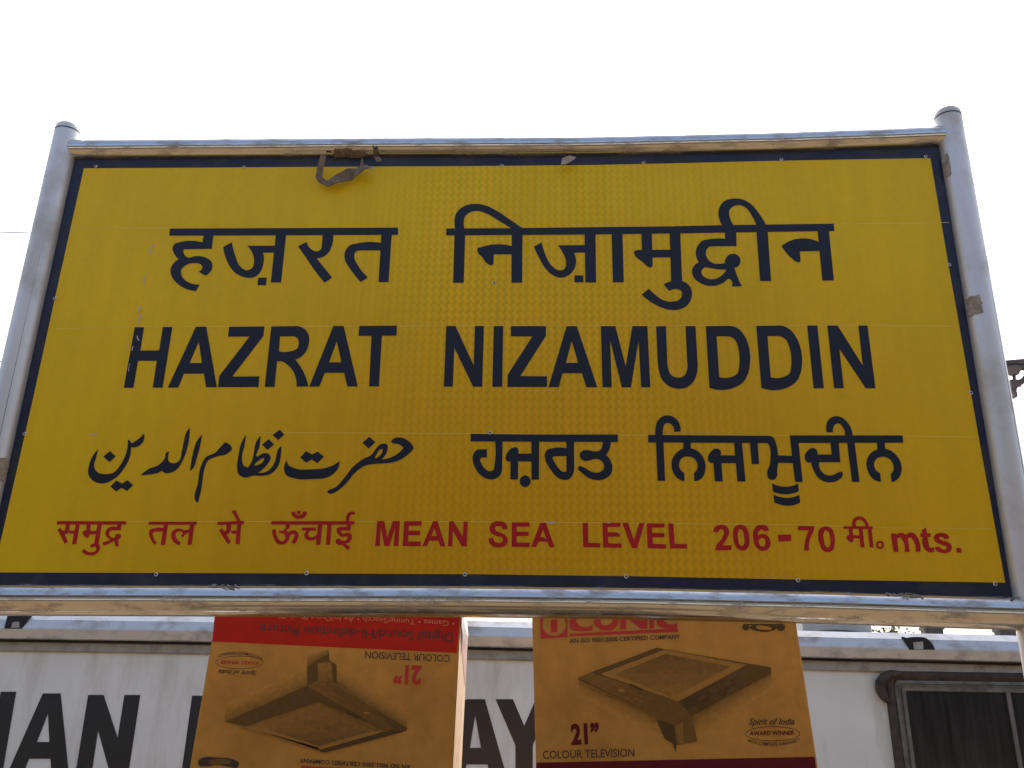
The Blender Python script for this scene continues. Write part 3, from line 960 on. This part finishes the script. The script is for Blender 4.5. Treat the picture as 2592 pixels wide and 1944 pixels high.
def postpatch(name, label, fx, pxl, z0, z1, a0, a1, mtl, seed):
    mb = MB()
    wrap(mb, (fx((z0 + z1) / 2), 0, z0), (0, 0, 1), PR, 0, z1 - z0, a0, a1, rag=0.1, seed=seed)
    o = mb.done(name, mtl, None, smooth=True, loc=(fx(z0), -PR, z0))
    return tag(o, label, 'tape scrap', 'scraps stuck to the steel frame')


z0 = at(2392, 450).z
postpatch('tape_scrap', 'brown tape scrap at the upper right corner of the board', rpost, 0, at(2392, 455).z, at(2392, 402).z, R(-80), R(-48), MTAPE, 11)
postpatch('tape_scrap', 'crumpled beige tape scrap halfway down the right post', rpost, 0, at(2455, 806).z, at(2455, 762).z, R(-80), R(-18), MTAPE, 12)
postpatch('tape_scrap', 'grey tape band low on the left post', lpost, 0, at(10, 1222).z, at(10, 1165).z, R(-20), R(88), MTAPE, 13)
for (x0, x1, lab, sd_) in ((540, 602, 'frayed pale threads on the bottom rail, left of the cartons', 21), (2232, 2306, 'frayed pale threads on the bottom rail, right of the cartons', 22), (2545, 2592, 'frayed dark threads in the lower right corner of the frame', 23)):
    rnd = random.Random(sd_)
    mb = MB()
    xa, xb = at(x0, 1490).x, at(x1, 1490).x
    for k in range(9):
        xs = rnd.uniform(xa, xb)
        pts = []
        a, x = R(rnd.uniform(48, 62)), xs
        for j in range(6):
            pts.append((x, -math.cos(a) * (BR + 0.002), railz(bot_path, x) + math.sin(a) * (BR + 0.002)))
            x += rnd.uniform(-0.008, 0.009)
            a -= R(rnd.uniform(-4, 9))
        mb.tube(pts, 0.0008 if k % 3 else 0.0016, 6)
    cx = (xa + xb) / 2
    o = mb.done('thread_tuft', MTAPE if sd_ != 23 else MRAG, None, loc=(cx, -BR, railz(bot_path, cx)))
    tag(o, lab, 'threads', 'scraps stuck to the steel frame')


# ================================================================== the two television cartons
YC = 0.35


def carton(label, corners, back_dx, depth=0.48):
    cx = sum(c[0] for c in corners) / 4
    zb = min(c[1] for c in corners)
    t = thing('television_carton', label, 'carton', (cx, YC + depth / 2, zb), group='television cartons behind the board')
    mb = MB()
    v = [(x, YC, z) for x, z in corners] + [(x + back_dx, YC + depth, z) for x, z in corners]
    mb.add(v, [(0, 1, 2, 3), (7, 6, 5, 4), (0, 4, 5, 1), (1, 5, 6, 2), (2, 6, 7, 3), (3, 7, 4, 0)])
    b = mb.done('box_body', MKRAFT, t, bevel=0.004)
    return t


lc = carton('upside-down television carton with a bright red band along its upper edge', [(-0.764, 1.992), (-0.0925, 1.972), (-0.100, 1.482), (-0.7842, 1.502)], -0.024)
rc = carton('upright television carton with a red company logo and maroon base band', [(0.1005, 1.968), (0.8010, 1.990), (0.8300, 1.500), (0.1186, 1.480)], 0.02)
Q1, Q2, Q3, Q4, Q5 = (450, 1500, 2.765), (640, 1540, 3.8138), (520, 1620, 11.06), (470, 1880, 3.16), (1150, 1500, 2.3284)
D = 0.0005


def print_part(name, mats, parent, jobs):
    mb = MB()
    for k, job in enumerate(jobs):
        mi, region, defs = job[:3]
        lay(mb, glyphs(region, defs), YC - D * job[3], mi)
    return mb.done(name, mats, parent)


def shade_quad(mb, region, q, tones, layer, n=11):
    x0, y0, sc = region
    for i in range(n):
        for j in range(n):
            c = []
            for a, b in ((i, j), (i, j + 1), (i + 1, j + 1), (i + 1, j)):
                u, v_ = a / n, b / n
                c.append([q[0][k] * (1 - u) * (1 - v_) + q[1][k] * u * (1 - v_) + q[2][k] * u * v_ + q[3][k] * (1 - u) * v_ for k in (0, 1)])
            u, v_ = (i + 0.5) / n, (j + 0.5) / n
            t = tones[0] * (1 - u) * (1 - v_) + tones[1] * u * (1 - v_) + tones[2] * u * v_ + tones[3] * (1 - u) * v_
            P4 = [at(x0 + p[0] / sc, y0 + p[1] / sc, YC - D * layer) for p in c]
            if (P4[1].xz - P4[0].xz).cross(P4[2].xz - P4[0].xz) < 0:
                P4.reverse()
            mb.add(P4, [(0, 1, 2, 3)], max(0, min(11, int(round(t + random.uniform(-0.3, 0.3))))))


def print_tv(parent, region, jobs):
    mb = MB()
    for job in jobs:
        if isinstance(job[0], list):
            shade_quad(mb, region, *job)
        else:
            lay(mb, glyphs(region, job[1]), YC - D * job[2], job[0])
    return mb.done('printed_television', PIC, parent)


# left carton (printed upside down)
print_part('red_band', MBAND, lc, [(0, (0, 0, 1), ['537,1624 1157,1653 1166,1552 547,1522'], 1)])
print_tv(lc, Q1, [
    ([(328, 905), (905, 652), (905, 530), (335, 775)], (5, 5, 11, 11), 1),
    ([(1112, 640), (1605, 945), (1605, 840), (1112, 520)], (4.5, 5, 11, 11), 1),
    (2, ['905,455 1056,410 1062,475 1112,507 1112,640 1030,592 905,652'], 3),
    ([(905, 440), (1056, 395), (1058, 425), (905, 520)], (9, 9, 3, 4), 4),
    ([(980, 492), (1078, 485), (1085, 625), (985, 612)], (7, 6, 5, 6), 5),
    (2, ['328,905 905,652 1030,592 1605,945 1600,968 1455,968 985,765 475,938'], 3),
    ([(905, 655), (1030, 594), (1600, 945), (1455, 965)], (4, 3.5, 2, 3), 4),
    (8, ['475,938 985,765 1455,968 985,1102'], 5),
    (6, ['1025,595 1035,592 1604,942 1598,945', '900,658 1025,594 1030,599 908,660'], 5),
    (7, ['440,930 985,1085 990,1112 975,1112 340,912'], 5),
    (1, ['1600,968 1450,972 985,1102 1000,1116 1040,1118'], 6),
    ([(475, 938), (985, 765), (985, 785), (560, 938)], (6, 5, 4, 6), 6),
    ([(985, 765), (1455, 968), (1370, 968), (985, 785)], (4, 4, 4, 4), 6),
    ([(572, 938), (985, 775), (1362, 967), (985, 1074)], (6.5, 5.5, 4.5, 2.5), 7, 14),
    (1, ['1190,828 1272,872 1258,888 1183,845'], 7),
    (8, [(ring(1320, 843, 22, 9), [])], 7)])
mb = MB()
text_on(mb, 'Digital Sound/Hi-definition Picture', (1935, 238), (70, 150), 92, YC - D * 2.5, Q2, 0, 0.012)
mb.done('printed_lettering', [MINKR, MORANGE, MINK, MBRIGHT], lc)
mb = MB()
text_on(mb, '• Games • Tuning/Search • Av In/Out • Plug\'n\'Play •', (1948, 122), (120, 40), 50, YC - D * 2.5, Q2, 1, 0.0)
mb.done('printed_lettering', [MINKR, MORANGE, MINK, MBRIGHT], lc)
mb = MB()
text_on(mb, 'COLOUR TELEVISION', (1903, 452), (1085, 415), 66, YC - D * 2.5, Q2, 2, 0.008)
mb.done('printed_lettering', [MINKR, MORANGE, MINK, MBRIGHT], lc)
mb = MB()
text_on(mb, '21”', (1708, 520), (1513, 510), 128, YC - D * 2.5, Q1, 3, 0.045)
mb.done('printed_lettering', [MINKR, MORANGE, MINK, MBRIGHT], lc)
mb = MB()
text_on(mb, 'AWARD WINNER', (1500, 598), (410, 562), 105, YC - D * 2.5, Q3, 3, 0.02)
mb.done('printed_lettering', [MINKR, MORANGE, MINK, MBRIGHT], lc)
mb = MB()
text_on(mb, 'WITH COMPLETE WARRANTY', (1600, 490), (355, 400), 82, YC - D * 2.5, Q3, 2, 0.01, bend=-115)
mb.done('printed_lettering', [MINKR, MORANGE, MINK, MBRIGHT], lc)
mb = MB()
text_on(mb, 'Spirit of India', (1440, 880), (365, 830), 120, YC - D * 2.5, Q3, 2, 0.012)
mb.done('printed_lettering', [MINKR, MORANGE, MINK, MBRIGHT], lc)
mb = MB()
text_on(mb, 'AN ISO 9001:2000 CERTIFIED COMPANY', (1800, 178), (910, 128), 33, YC - D * 2.5, Q4, 2, 0.022)
mb.done('printed_lettering', [MINKR, MORANGE, MINK, MBRIGHT], lc)
mb = MB()
lay(mb, glyphs(Q3, [(ring(950, 625, 675, 182, 48), [ring(950, 625, 660, 168, 48)])]), YC - D * 2, 2)
mb.done('printed_emblem', [MINKR, MORANGE, MINK, MBRIGHT], lc)
mb = MB()
lay(mb, glyphs(Q4, ['925,185 1830,232 1828,262 923,215']), YC - D * 2, 3)
mb.done('printed_emblem', [MINKR, MORANGE, MINK, MBRIGHT], lc)
mb = MB()
lay(mb, glyphs(Q4, ['100,140 ~130,122 ~260,118 ~390,138 ~425,160 ~415,195 ~350,192 ~250,180 ~160,190 ~105,180']), YC - D * 2, 0)
lay(mb, glyphs(Q4, ['180,150 ~260,128 ~360,160 ~300,172 ~200,172']), YC - D * 3, 1)
mb.done('hand_hole', [MINK, PIC[3]], lc)
# pale right-hand side, pinker towards its top, with torn white tape
bx = lambda z: -0.100 + (z - 1.482) * 0.0153
mb = MB()
v = lambda z, y: (bx(z) - 0.024 * (y - YC) / 0.48 + 0.0012, y, z)
mb.add([v(1.487, YC + 0.004), v(1.487, 0.825), v(1.968, 0.825), v(1.968, YC + 0.004)], [(0, 1, 2, 3)], 0)
mb.done('side_panel', MCREAM, lc)
mb = MB()
w2 = lambda z, y, e=0.0022: (bx(z) - 0.024 * (y - YC) / 0.48 + e, y, z)
mb.add([w2(1.80, 0.80), w2(1.972, 0.80), w2(1.972, 0.37), w2(1.90, 0.38), w2(1.86, 0.55)], [(0, 4, 3, 2, 1)], 0)
mb.add([w2(1.93, 0.36, 0.004), w2(1.975, 0.352, 0.004), w2(1.976, 0.62, 0.006), w2(1.94, 0.7, 0.009), w2(1.925, 0.5, 0.012), w2(1.89, 0.45, 0.008)], [(0, 5, 4, 3, 2, 1)], 1)
mb.done('packing_tape', [MPINK, MPACK], lc)

# right carton
print_part('maroon_band', MMAROON, rc, [(0, (0, 0, 1), ['1357,1930.5 2062,1915.5 2072,1990 1360,2006'], 1)])
print_tv(rc, Q5, [
    ([(735, 512), (1295, 782), (1290, 880), (738, 610)], (5, 4.5, 11, 11), 1),
    ([(1405, 722), (1868, 476), (1882, 560), (1425, 850)], (4, 5, 11, 11), 1),
    (1, ['1190,745 1295,782 1300,800 1310,895 1305,945 1287,890 1238,860'], 3),
    (3, ['1295,780 1400,718 1432,878 1312,898'], 3),
    ([(1300, 788), (1345, 762), (1352, 885), (1312, 897)], (5, 6, 5, 4), 4),
    (2, ['732,500 1190,325 1228,330 1865,440 1868,476 1405,722 1295,782 732,516'], 4),
    (8, ['862,480 1240,336 1722,426 1320,642'], 5), (6, ['740,516 1290,775 1296,784 732,520'], 5),
    (2, ['805,470 1190,326 1238,331 862,480'], 6),
    ([(732, 502), (805, 470), (1320, 642), (1295, 780)], (4, 4, 3, 3), 6),
    (3, ['1320,642 1398,720 1295,780'], 6),
    ([(1320, 642), (1722, 426), (1865, 442), (1405, 722)], (1, 2, 2, 1.5), 6),
    ([(945, 480), (1245, 361), (1630, 436), (1290, 612)], (4.5, 3, 4, 6.5), 7, 14),
    (7, ['1225,331 1720,424 1700,428 1240,340'], 8),
    (1, ['1040,536 1118,572 1106,582 1030,546'], 8), (8, [(ring(985, 578, 20, 8), [])], 8)])
YB = YC - D * 2.5
RI = [MBRIGHT, MINK, MMAROON]
mb = MB()
sq = [(505, 118), (668, 112), (668, 262), (508, 272)]
lay(mb, glyphs(Q5, [([Vector(p) for p in sq], [ring(588, 188, 70, 66)])]), YB, 0)
lay(mb, glyphs(Q5, ['568,160 608,158 608,234 570,236']), YB, 0)
mb.done('printed_emblem', RI, rc)
mb = MB()
lay(mb, glyphs(Q5, [
    '680,185 ~690,140 ~720,120 812,117 812,145 735,148 ~718,165 ~735,192 815,188 815,222 ~730,226 ~692,218',
    '~870,114 ~945,112 ~968,150 ~945,210 ~870,220 ~828,190 ~830,135|~875,142 ~925,140 ~932,165 ~915,185 ~872,188 ~862,165',
    '978,110 1015,108 1105,165 1105,106 1140,105 1138,212 1100,214 1015,150 1013,216 978,217', '1152,105 1180,104 1178,210 1150,212',
    '1195,160 ~1205,115 ~1240,102 1318,99 1318,128 1250,131 ~1232,150 ~1250,178 1316,175 1316,205 ~1240,209 ~1205,198',
    '680,243 1318,209 1318,232 680,258']), YB, 0)
mb.done('printed_lettering', RI, rc)
for a_ in (('AN ISO 9001:2000 CERTIFIED COMPANY', (680, 297), (1332, 271), 25, 1, 0.022, 0), ('21”', (690, 892), (856, 884), 118, 2, 0.045, 0),
           ('COLOUR TELEVISION', (522, 980), (1062, 966), 47, 1, 0.008, 0), ('AWARD WINNER', (1742, 842), (2005, 838), 25, 2, 0.02, 0),
           ('WITH COMPLETE WARRANTY', (1728, 880), (2036, 876), 20, 1, 0.01, -26), ('Spirit of India', (1735, 778), (2005, 778), 38, 1, 0.012, 0)):
    mb = MB()
    text_on(mb, a_[0], a_[1], a_[2], a_[3], YB, Q5, a_[4], a_[5], a_[6])
    mb.done('printed_lettering', RI, rc)
mb = MB()
lay(mb, glyphs(Q5, [(ring(1877, 832, 162, 44, 48), [ring(1877, 832, 158, 40, 48)])]), YC - D * 2, 1)
mb.done('printed_emblem', RI, rc)
mb = MB()
lay(mb, glyphs(Q5, [(ring(1718, 203, 21, 21), []), (ring(1925, 205, 24, 22), []), '1718,184 1925,184 1925,192 1718,192',
                    '1735,205 ~1760,190 ~1840,190 ~1905,205 ~1870,226 ~1820,231 ~1765,222|~1780,205 ~1840,198 ~1870,210 ~1820,218']), YC - D * 2, 0)
mb.done('hand_hole', [PIC[1]], rc)

# what carries them, below the picture: plain cartons on a platform barrow
for cxx, tz in ((-0.44, 1.474), (0.47, 1.472)):
    t = thing('packing_carton', 'plain brown packing carton under the television cartons', 'carton', (cxx, YC + 0.25, 0.45), group='plain cartons on the barrow')
    MB().box(cxx - 0.36, cxx + 0.36, YC + 0.01, YC + 0.5, 0.45, tz).done('box_body', MKRAFT, t, bevel=0.004)
    MB().box(cxx - 0.03, cxx + 0.03, YC + 0.0085, YC + 0.5015, 0.6, tz - 0.05).done('packing_tape', MPACK, t)
bar = thing('luggage_barrow', 'flat steel luggage barrow carrying the cartons', 'luggage barrow', (0.0, YC + 0.25, 0))
MB().box(-0.9, 0.95, YC - 0.02, YC + 0.55, 0.40, 0.45).done('deck', MOHE, bar, bevel=0.005)
for x in (-0.7, 0.75):
    for y in (YC + 0.03, YC + 0.49):
        MB().tube([(x, y - 0.02, 0.2), (x, y + 0.02, 0.2)], 0.2, 28).done('wheel', MHOLE, bar, smooth=True)

# ================================================================== the railway coach behind
WY = 4.2
co = thing('railway_coach', 'white railway coach with black lettering standing behind the cartons and board', 'railway coach', (0, 5.8, -0.9))
GP = [at(x, y, 4.1) for x, y in ((-400, 1611.5), (0, 1616), (540, 1624), (1257, 1637), (1700, 1651), (2030, 1663.5), (2300, 1669), (2592, 1676.5), (3000, 1688))]


def zg(x):
    if x <= GP[0].x:
        return GP[0].z
    for a, b in zip(GP, GP[1:]):
        if x <= b.x:
            return a.z + (b.z - a.z) * (x - a.x) / (b.x - a.x)
    return GP[-1].z


XS = [-14] + [i * 0.5 for i in range(-16, 17)] + [11]


def loft(prof, name, mtl, parent, closed=True, absz=None):
    mb = MB()
    n = len(prof)
    v = [(x, y, (zg(x) + z) if z > -0.5 else -0.75) for x in XS for y, z in prof]
    f = []
    for i in range(len(XS) - 1):
        for k in range(n if closed else n - 1):
            k2 = (k + 1) % n
            f.append((i * n + k, (i + 1) * n + k, (i + 1) * n + k2, i * n + k2))
    f.append(tuple(range(n)))
    f.append(tuple((len(XS) - 1) * n + k for k in range(n))[::-1])
    mb.add(v, f)
    return mb.done(name, mtl, parent, smooth=True, angle=12)


loft([(WY, -9), (WY, 0.15), (4.30, 0.168), (5.0, 0.20), (5.8, 0.215), (6.6, 0.20), (7.30, 0.168), (7.4, 0.15), (7.4, -9)], 'body', MCOACH, co)
loft([(4.198, 0.006), (4.125, 0.0), (4.110, 0.006), (4.092, 0.062), (4.092, 0.070), (4.106, 0.128), (4.142, 0.170), (4.198, 0.176)], 'gutter', MGUT, co)
loft([(4.198, -0.014), (4.174, -0.012), (4.174, -0.068), (4.180, -0.074), (4.198, -0.075)], 'wall_strip', MSTRIP, co)

loft([(4.198, -0.016), (4.150, -0.014), (4.150, -0.001), (4.198, 0.004)], 'gutter_groove', MHOLE, co)

# lettering on the wall
ZA, ZB = (0, 1400, 3.05), (1150, 1500, 2.3284)
LY = WY - 0.003


def zglyph(defs, x, wd, z0=1.47, z1=1.925):
    out = []
    for d in defs:
        parts = [[Vector((x + p[0] * wd, z0 + p[1] * (z1 - z0))) for p in curve_pts(q)] for q in d.split('|')]
        out.append((parts[0], parts[1:]))
    vo, fs = fill(out)
    mb.add([(p[0], LY, p[1]) for p in vo], fs)


mb = MB()
lay(mb, glyphs(ZA, ['5,1070 125,1070 15,1720 -110,1720', '330,1083 468,1083 535,1738 402,1738 388,1588 225,1588 165,1738 40,1738|370,1240 380,1458 285,1458',
                    '680,1095 800,1095 908,1425 960,1095 1083,1095 985,1745 860,1745 757,1370 700,1745 575,1745']), LY)
for x, g_ in ((-4.06, '0,0 0,1 0.5,1 ~0.95,0.8 ~1,0.5 ~0.95,0.2 0.5,0|0.3,0.2 0.45,0.2 ~0.68,0.35 ~0.68,0.65 0.45,0.8 0.3,0.8'),
              (-4.52, '0,0 0,1 0.28,1 0.72,0.4 0.72,1 1,1 1,0 0.72,0 0.28,0.6 0.28,0'), (-4.70, '0,0 0.33,0 0.33,1 0,1')):
    zglyph([g_], x, 0.36)
mb.done('lettering', MLETTER, co)
mb = MB()
lay(mb, glyphs(ZB, ['72,628 180,628 320,1124 222,1124 195,1013 72,1013 45,1124 -50,1124|123,725 157,915 92,915', '243,628 345,628 412,785 480,628 580,628 462,900 462,1124 360,1124 360,900']), LY)


zglyph(['0,0 0,1 0.6,1 ~0.92,0.88 ~0.95,0.72 ~0.9,0.55 0.68,0.45 1,0 0.68,0 0.42,0.4 0.3,0.4 0.3,0|0.3,0.82 0.55,0.82 ~0.68,0.74 ~0.66,0.62 0.55,0.58 0.3,0.58'], -2.262, 0.36)
zglyph(['0.36,1 0.64,1 1,0 0.73,0 0.66,0.23 0.34,0.23 0.27,0 0,0|0.5,0.78 0.6,0.42 0.4,0.42'], -1.85, 0.42)
zglyph(['0,0 1,0 1,1 0,1'], -1.38, 0.115)
zglyph(['0,0 0,1 0.36,1 0.36,0.19 1,0.19 1,0'], -1.2, 0.30)
zglyph(['0,1 0.2,1 0.32,0.32 0.42,1 0.58,1 0.68,0.32 0.8,1 1,1 0.79,0 0.6,0 0.5,0.62 0.4,0 0.21,0'], -0.93, 0.50)
zglyph(['0.05,0.28 ~0.15,0.06 ~0.5,-0.01 ~0.88,0.08 ~0.97,0.3 ~0.85,0.5 ~0.5,0.6 ~0.32,0.72 ~0.5,0.83 ~0.66,0.72 0.93,0.74 ~0.85,0.95 ~0.5,1.01 ~0.12,0.92 ~0.05,0.7 ~0.2,0.5 ~0.55,0.41 ~0.7,0.28 ~0.5,0.17 ~0.33,0.3'], 0.33, 0.34)
mb.done('lettering', MLETTER, co)

# lugs on the gutter
def lug(outer, inner, region):
    a = MB()
    po = [at(p.x, p.y, 4.088) for p in px(region, curve_pts(outer))]
    vo, fs = fill([([p.xz for p in po], [])])
    a.add([(p[0], 4.088, p[1]) for p in vo], [f if (vo[f[1]] - vo[f[0]]).cross(vo[f[2]] - vo[f[0]]) > 0 else f[::-1] for f in fs])
    o = a.done('gutter_lug', MHOLE, co)
    sm_ = o.modifiers.new('thickness', 'SOLIDIFY')
    sm_.thickness = 0.03
    sm_.offset = -1
    b = MB()
    pi_ = [at(p.x, p.y, 4.082) for p in px(region, curve_pts(inner))]
    b.prism(pi_, 0.004)
    b.done('lug_plate', MSTRIP, o)


lug('885,222 930,235 ~1050,225 ~1140,238 ~1200,290 1240,365 960,365 ~925,300', '1000,285 1108,275 1112,362 1012,362', (2080, 1560, 4.32))
lug('200,900 800,900 ~720,1000 ~650,1120 560,1255 110,1255 ~150,1090', '330,1085 500,1075 510,1225 290,1235', (0, 1470, 10.37))

# window
wx0, wz0 = at(2246, 1790, WY).x, at(2420, 1701, WY).z
win = MB()
WW, WH = 1.25, 0.95


def rrect(o, rad, n=7):
    x0, x1, z1, zb = wx0 + o, wx0 + WW - o, wz0 - o, wz0 - WH + o
    p = []
    for cx, cz, a in ((x1 - rad, z1 - rad, 0), (x0 + rad, z1 - rad, 90), (x0 + rad, zb + rad, 180), (x1 - rad, zb + rad, 270)):
        for k in range(n + 1):
            t = R(a + 90 * k / n)
            p.append((cx + rad * math.cos(t), cz + rad * math.sin(t)))
    return p


def frame_ring(levels, m=0):
    """levels: list of (offset, radius, y)"""
    mb = MB()
    rs = [[(x, y, z) for x, z in rrect(o, rad)] for o, rad, y in levels]
    n = len(rs[0])
    mb.add([q for r_ in rs for q in r_], [(i * n + k, i * n + (k + 1) % n, (i + 1) * n + (k + 1) % n, (i + 1) * n + k) for i in range(len(rs) - 1) for k in range(n)], m)
    return mb


wn = frame_ring([(0, 0.032, WY + 0.002), (0.002, 0.032, WY - 0.028), (0.010, 0.028, WY - 0.034), (0.034, 0.024, WY - 0.032), (0.058, 0.02, WY - 0.012)]).done('window', MGASK, co, smooth=True, angle=50)
frame_ring([(0.056, 0.03, WY - 0.006), (0.058, 0.03, WY - 0.020), (0.078, 0.03, WY - 0.022), (0.081, 0.02, WY - 0.010), (0.096, 0.02, WY - 0.009), (0.099, 0.02, WY - 0.022), (0.122, 0.012, WY - 0.020), (0.126, 0.01, WY - 0.004)]).done('window_frame', MWFRAME, wn)
g2 = MB()
pr = rrect(0.120, 0.012)
g2.add([(x, WY - 0.007, z) for x, z in pr], [tuple(range(len(pr)))])
g2.done('pane', MGLASS, wn)
bxp = at(2562, 1840, WY).x
MB().box(bxp - 0.012, bxp + 0.014, WY - 0.024, WY - 0.005, wz0 - WH + 0.10, wz0 - 0.10).done('mullion', MWFRAME, wn)
MB().tube([at(x, y, WY - 0.03) for x, y in ((2280, 1704), (2256, 1706), (2239, 1714), (2229, 1728), (2230, 1748), (2239, 1766), (2252, 1780))], [0.014, 0.026, 0.031, 0.034, 0.033, 0.026, 0.010], 14).done('drip_end', MGASK, wn, smooth=True)

# fittings on the roof
def vent(x0, x1, Y, top, dark, nm, skew=0):
    a, b = at(x0, 1600, Y).x, at(x1, 1600, Y).x
    zb = zg((a + b) / 2) + 0.15
    mb = MB()
    if nm == 'cowl':
        n = 20
        prof = [(0.98, 0.0), (1.0, 0.055)]
        for k in range(n + 1):
            pass
        mb.box(a + 0.06, b - 0.04, Y, Y + 0.2, zb, zb + 0.055, 1)
        pts = [(a + (b - a) * k / n, Y - 0.03, zb + 0.03 + 0.045 * math.sin(math.pi * k / n) ** 0.6) for k in range(n + 1)] + [(b, Y - 0.03, zb + 0.17), (a, Y - 0.03, zb + 0.17)]
        mb.prism(pts, 0.25, 0)
    else:
        mb.box(a, b, Y, Y + 0.09, zb, zb + top, 1)
        mb.box(a - 0.008, b + 0.008, Y - 0.01, Y + 0.10, zb + top, zb + top + 0.02, 1)
        if skew:
            mb.prism([(a - 0.12, Y, zb + 0.03), (a, Y, zb), (a, Y, zb + 0.055), (a - 0.05, Y, zb + 0.07)], 0.08, 1)
    mb.done('roof_vent', [MVENT, MDARK], co)


vent(2030, 2203, 4.5, 0.1, 0, 'cowl')
vent(2343, 2388, 4.5, 0.095, 0, 'box')
vent(2531, 2572, 4.5, 0.095, 0, 'box', 1)
for x in (-9, -6.6, 6.5, 8.6):
    for y in (5.05, 6.55):
        pass
for bx_ in (-10.5, 7.5):
    b = MB()
    b.box(bx_ - 1.5, bx_ + 1.5, 4.7, 6.9, -0.75, -0.45)
    for dx in (-1.2, 1.2):
        for y in (4.95, 6.63):
            b.tube([(bx_ + dx, y - 0.06, -0.45), (bx_ + dx, y + 0.06, -0.45)], 0.44, 28)
    b.done('bogie', MHOLE, co)

# ================================================================== overhead line
def wire(nm, a, b, label, rad, ext=30.0):
    A, B = at(*a, 5.9), at(*b, 5.9)
    d = (B - A).normalized()
    p0, p1 = A - d * ext, B + d * ext
    pts = []
    for k in range(25):
        t = k / 24
        pts.append(p0.lerp(p1, t))
    o = MB().tube(pts, rad, 8).done(nm, MWIRE, None, smooth=True, loc=(p0 + p1) / 2)
    return tag(o, label, 'overhead wire', 'overhead wires above the coach')


wire('overhead_wire', (88, 590), (2500, 657), 'upper thin overhead wire crossing the white sky beside the board', 0.0048)
wire('overhead_wire', (0, 915), (2592, 979), 'lower thin overhead wire passing behind the board at mid height', 0.005)
ms = thing('overhead_line_mast', 'rusty overhead line bracket with an insulator, right of the right post', 'overhead line mast', (7.6, 9.2, -0.95))
ZM = (2350, 700, 4.149)
P = lambda x, y, Y=5.9: at(ZM[0] + x / ZM[2], ZM[1] + y / ZM[2], Y)
MB().box(7.5, 7.7, 9.1, 9.3, -0.95, 8.2).done('mast', MOHE, ms, bevel=0.01)
MB().tube([P(790, 913), P(1004, 893), (7.6, 9.15, 5.7)], 0.030, 16).done('arm', MOHE, ms, smooth=True)
MB().tube([P(790, 955), P(1004, 957), (7.6, 9.15, 5.25)], 0.028, 16).done('arm', MOHE, ms, smooth=True)
MB().tube([P(890, 955), P(893, 970), P(893, 990), P(893, 1012), P(896, 1028), P(897, 1034)], [0.05, 0.065, 0.060, 0.052, 0.045, 0.03], 18).done('insulator', MOHE, ms, smooth=True)
MB().tube([P(898, 1030), P(902, 1085)], 0.016, 12).done('hanger', MOHE, ms)
mb = MB()
for pts in (['860,1078 960,1075 985,1062 1004,1035 1060,960 1120,1000 1004,1125 960,1150 935,1172 932,1210 882,1212 870,1110'], ['905,1205 935,1205 942,1258 925,1268 908,1255']):
    for o_, _ in glyphs(ZM, pts):
        mb.prism([at(p.x, p.y, 5.86) for p in o_], 0.06)
mb.done('registration_clamp', MOHE, ms, bevel=0.006)
MB().tube([P(1060, 985, 5.9), (7.6, 9.15, 4.9)], 0.026, 14).done('arm', MOHE, ms, smooth=True)

# ================================================================== tree far behind the coach
def tree(x, y, h, label):
    t = thing('tree', label, 'tree', (x, y, -0.95))
    rnd = random.Random(5)
    tk = MB()
    top = Vector((x, y, -0.95 + h))
    tk.tube([(x, y, -0.95), (x + 0.1, y, 1.0), (x - 0.05, y + 0.1, 2.8), (x, y, -0.95 + h * 0.93)], [0.17, 0.13, 0.08, 0.02], 10)
    tips = []
    for k in range(26):
        z = -0.95 + h * rnd.uniform(0.35, 0.97)
        a = rnd.uniform(0, 6.28)
        ln = (1.0 - (z + 0.95) / h) * 1.9 + rnd.uniform(0.12, 0.45)
        e = Vector((x + math.cos(a) * ln, y + math.sin(a) * ln, z + ln * 0.45))
        tk.tube([(x, y, z), Vector((x, y, z)).lerp(e, 0.5) + Vector((0, 0, 0.04)), e], [0.04, 0.025, 0.008], 6)
        tips.append((Vector((x, y, z)), e))
    tk.done('trunk', MBARK, t, smooth=True)
    cr = MB()
    for a, b in tips:
        for k in range(42):
            c = a.lerp(b, rnd.uniform(0.35, 1.08)) + Vector((rnd.gauss(0, 0.13), rnd.gauss(0, 0.13), rnd.gauss(0, 0.12)))
            u = Vector((rnd.gauss(0, 1), rnd.gauss(0, 1), rnd.gauss(0, 1))).normalized()
            w_ = u.cross(Vector((rnd.gauss(0, 1), rnd.gauss(0, 1), rnd.gauss(0, 1)))).normalized()
            s = rnd.uniform(0.03, 0.065)
            cr.add([c - u * s, c + w_ * s * 0.5, c + u * s, c - w_ * s * 0.5], [(0, 1, 2, 3)])
    mk('crown', cr.v, cr.f, MLEAF, t)


tp = at(2243, 1583, 24.0)
tree(tp.x, tp.y, tp.z + 0.95, 'small green treetop showing between the coach roof and the bottom rail')
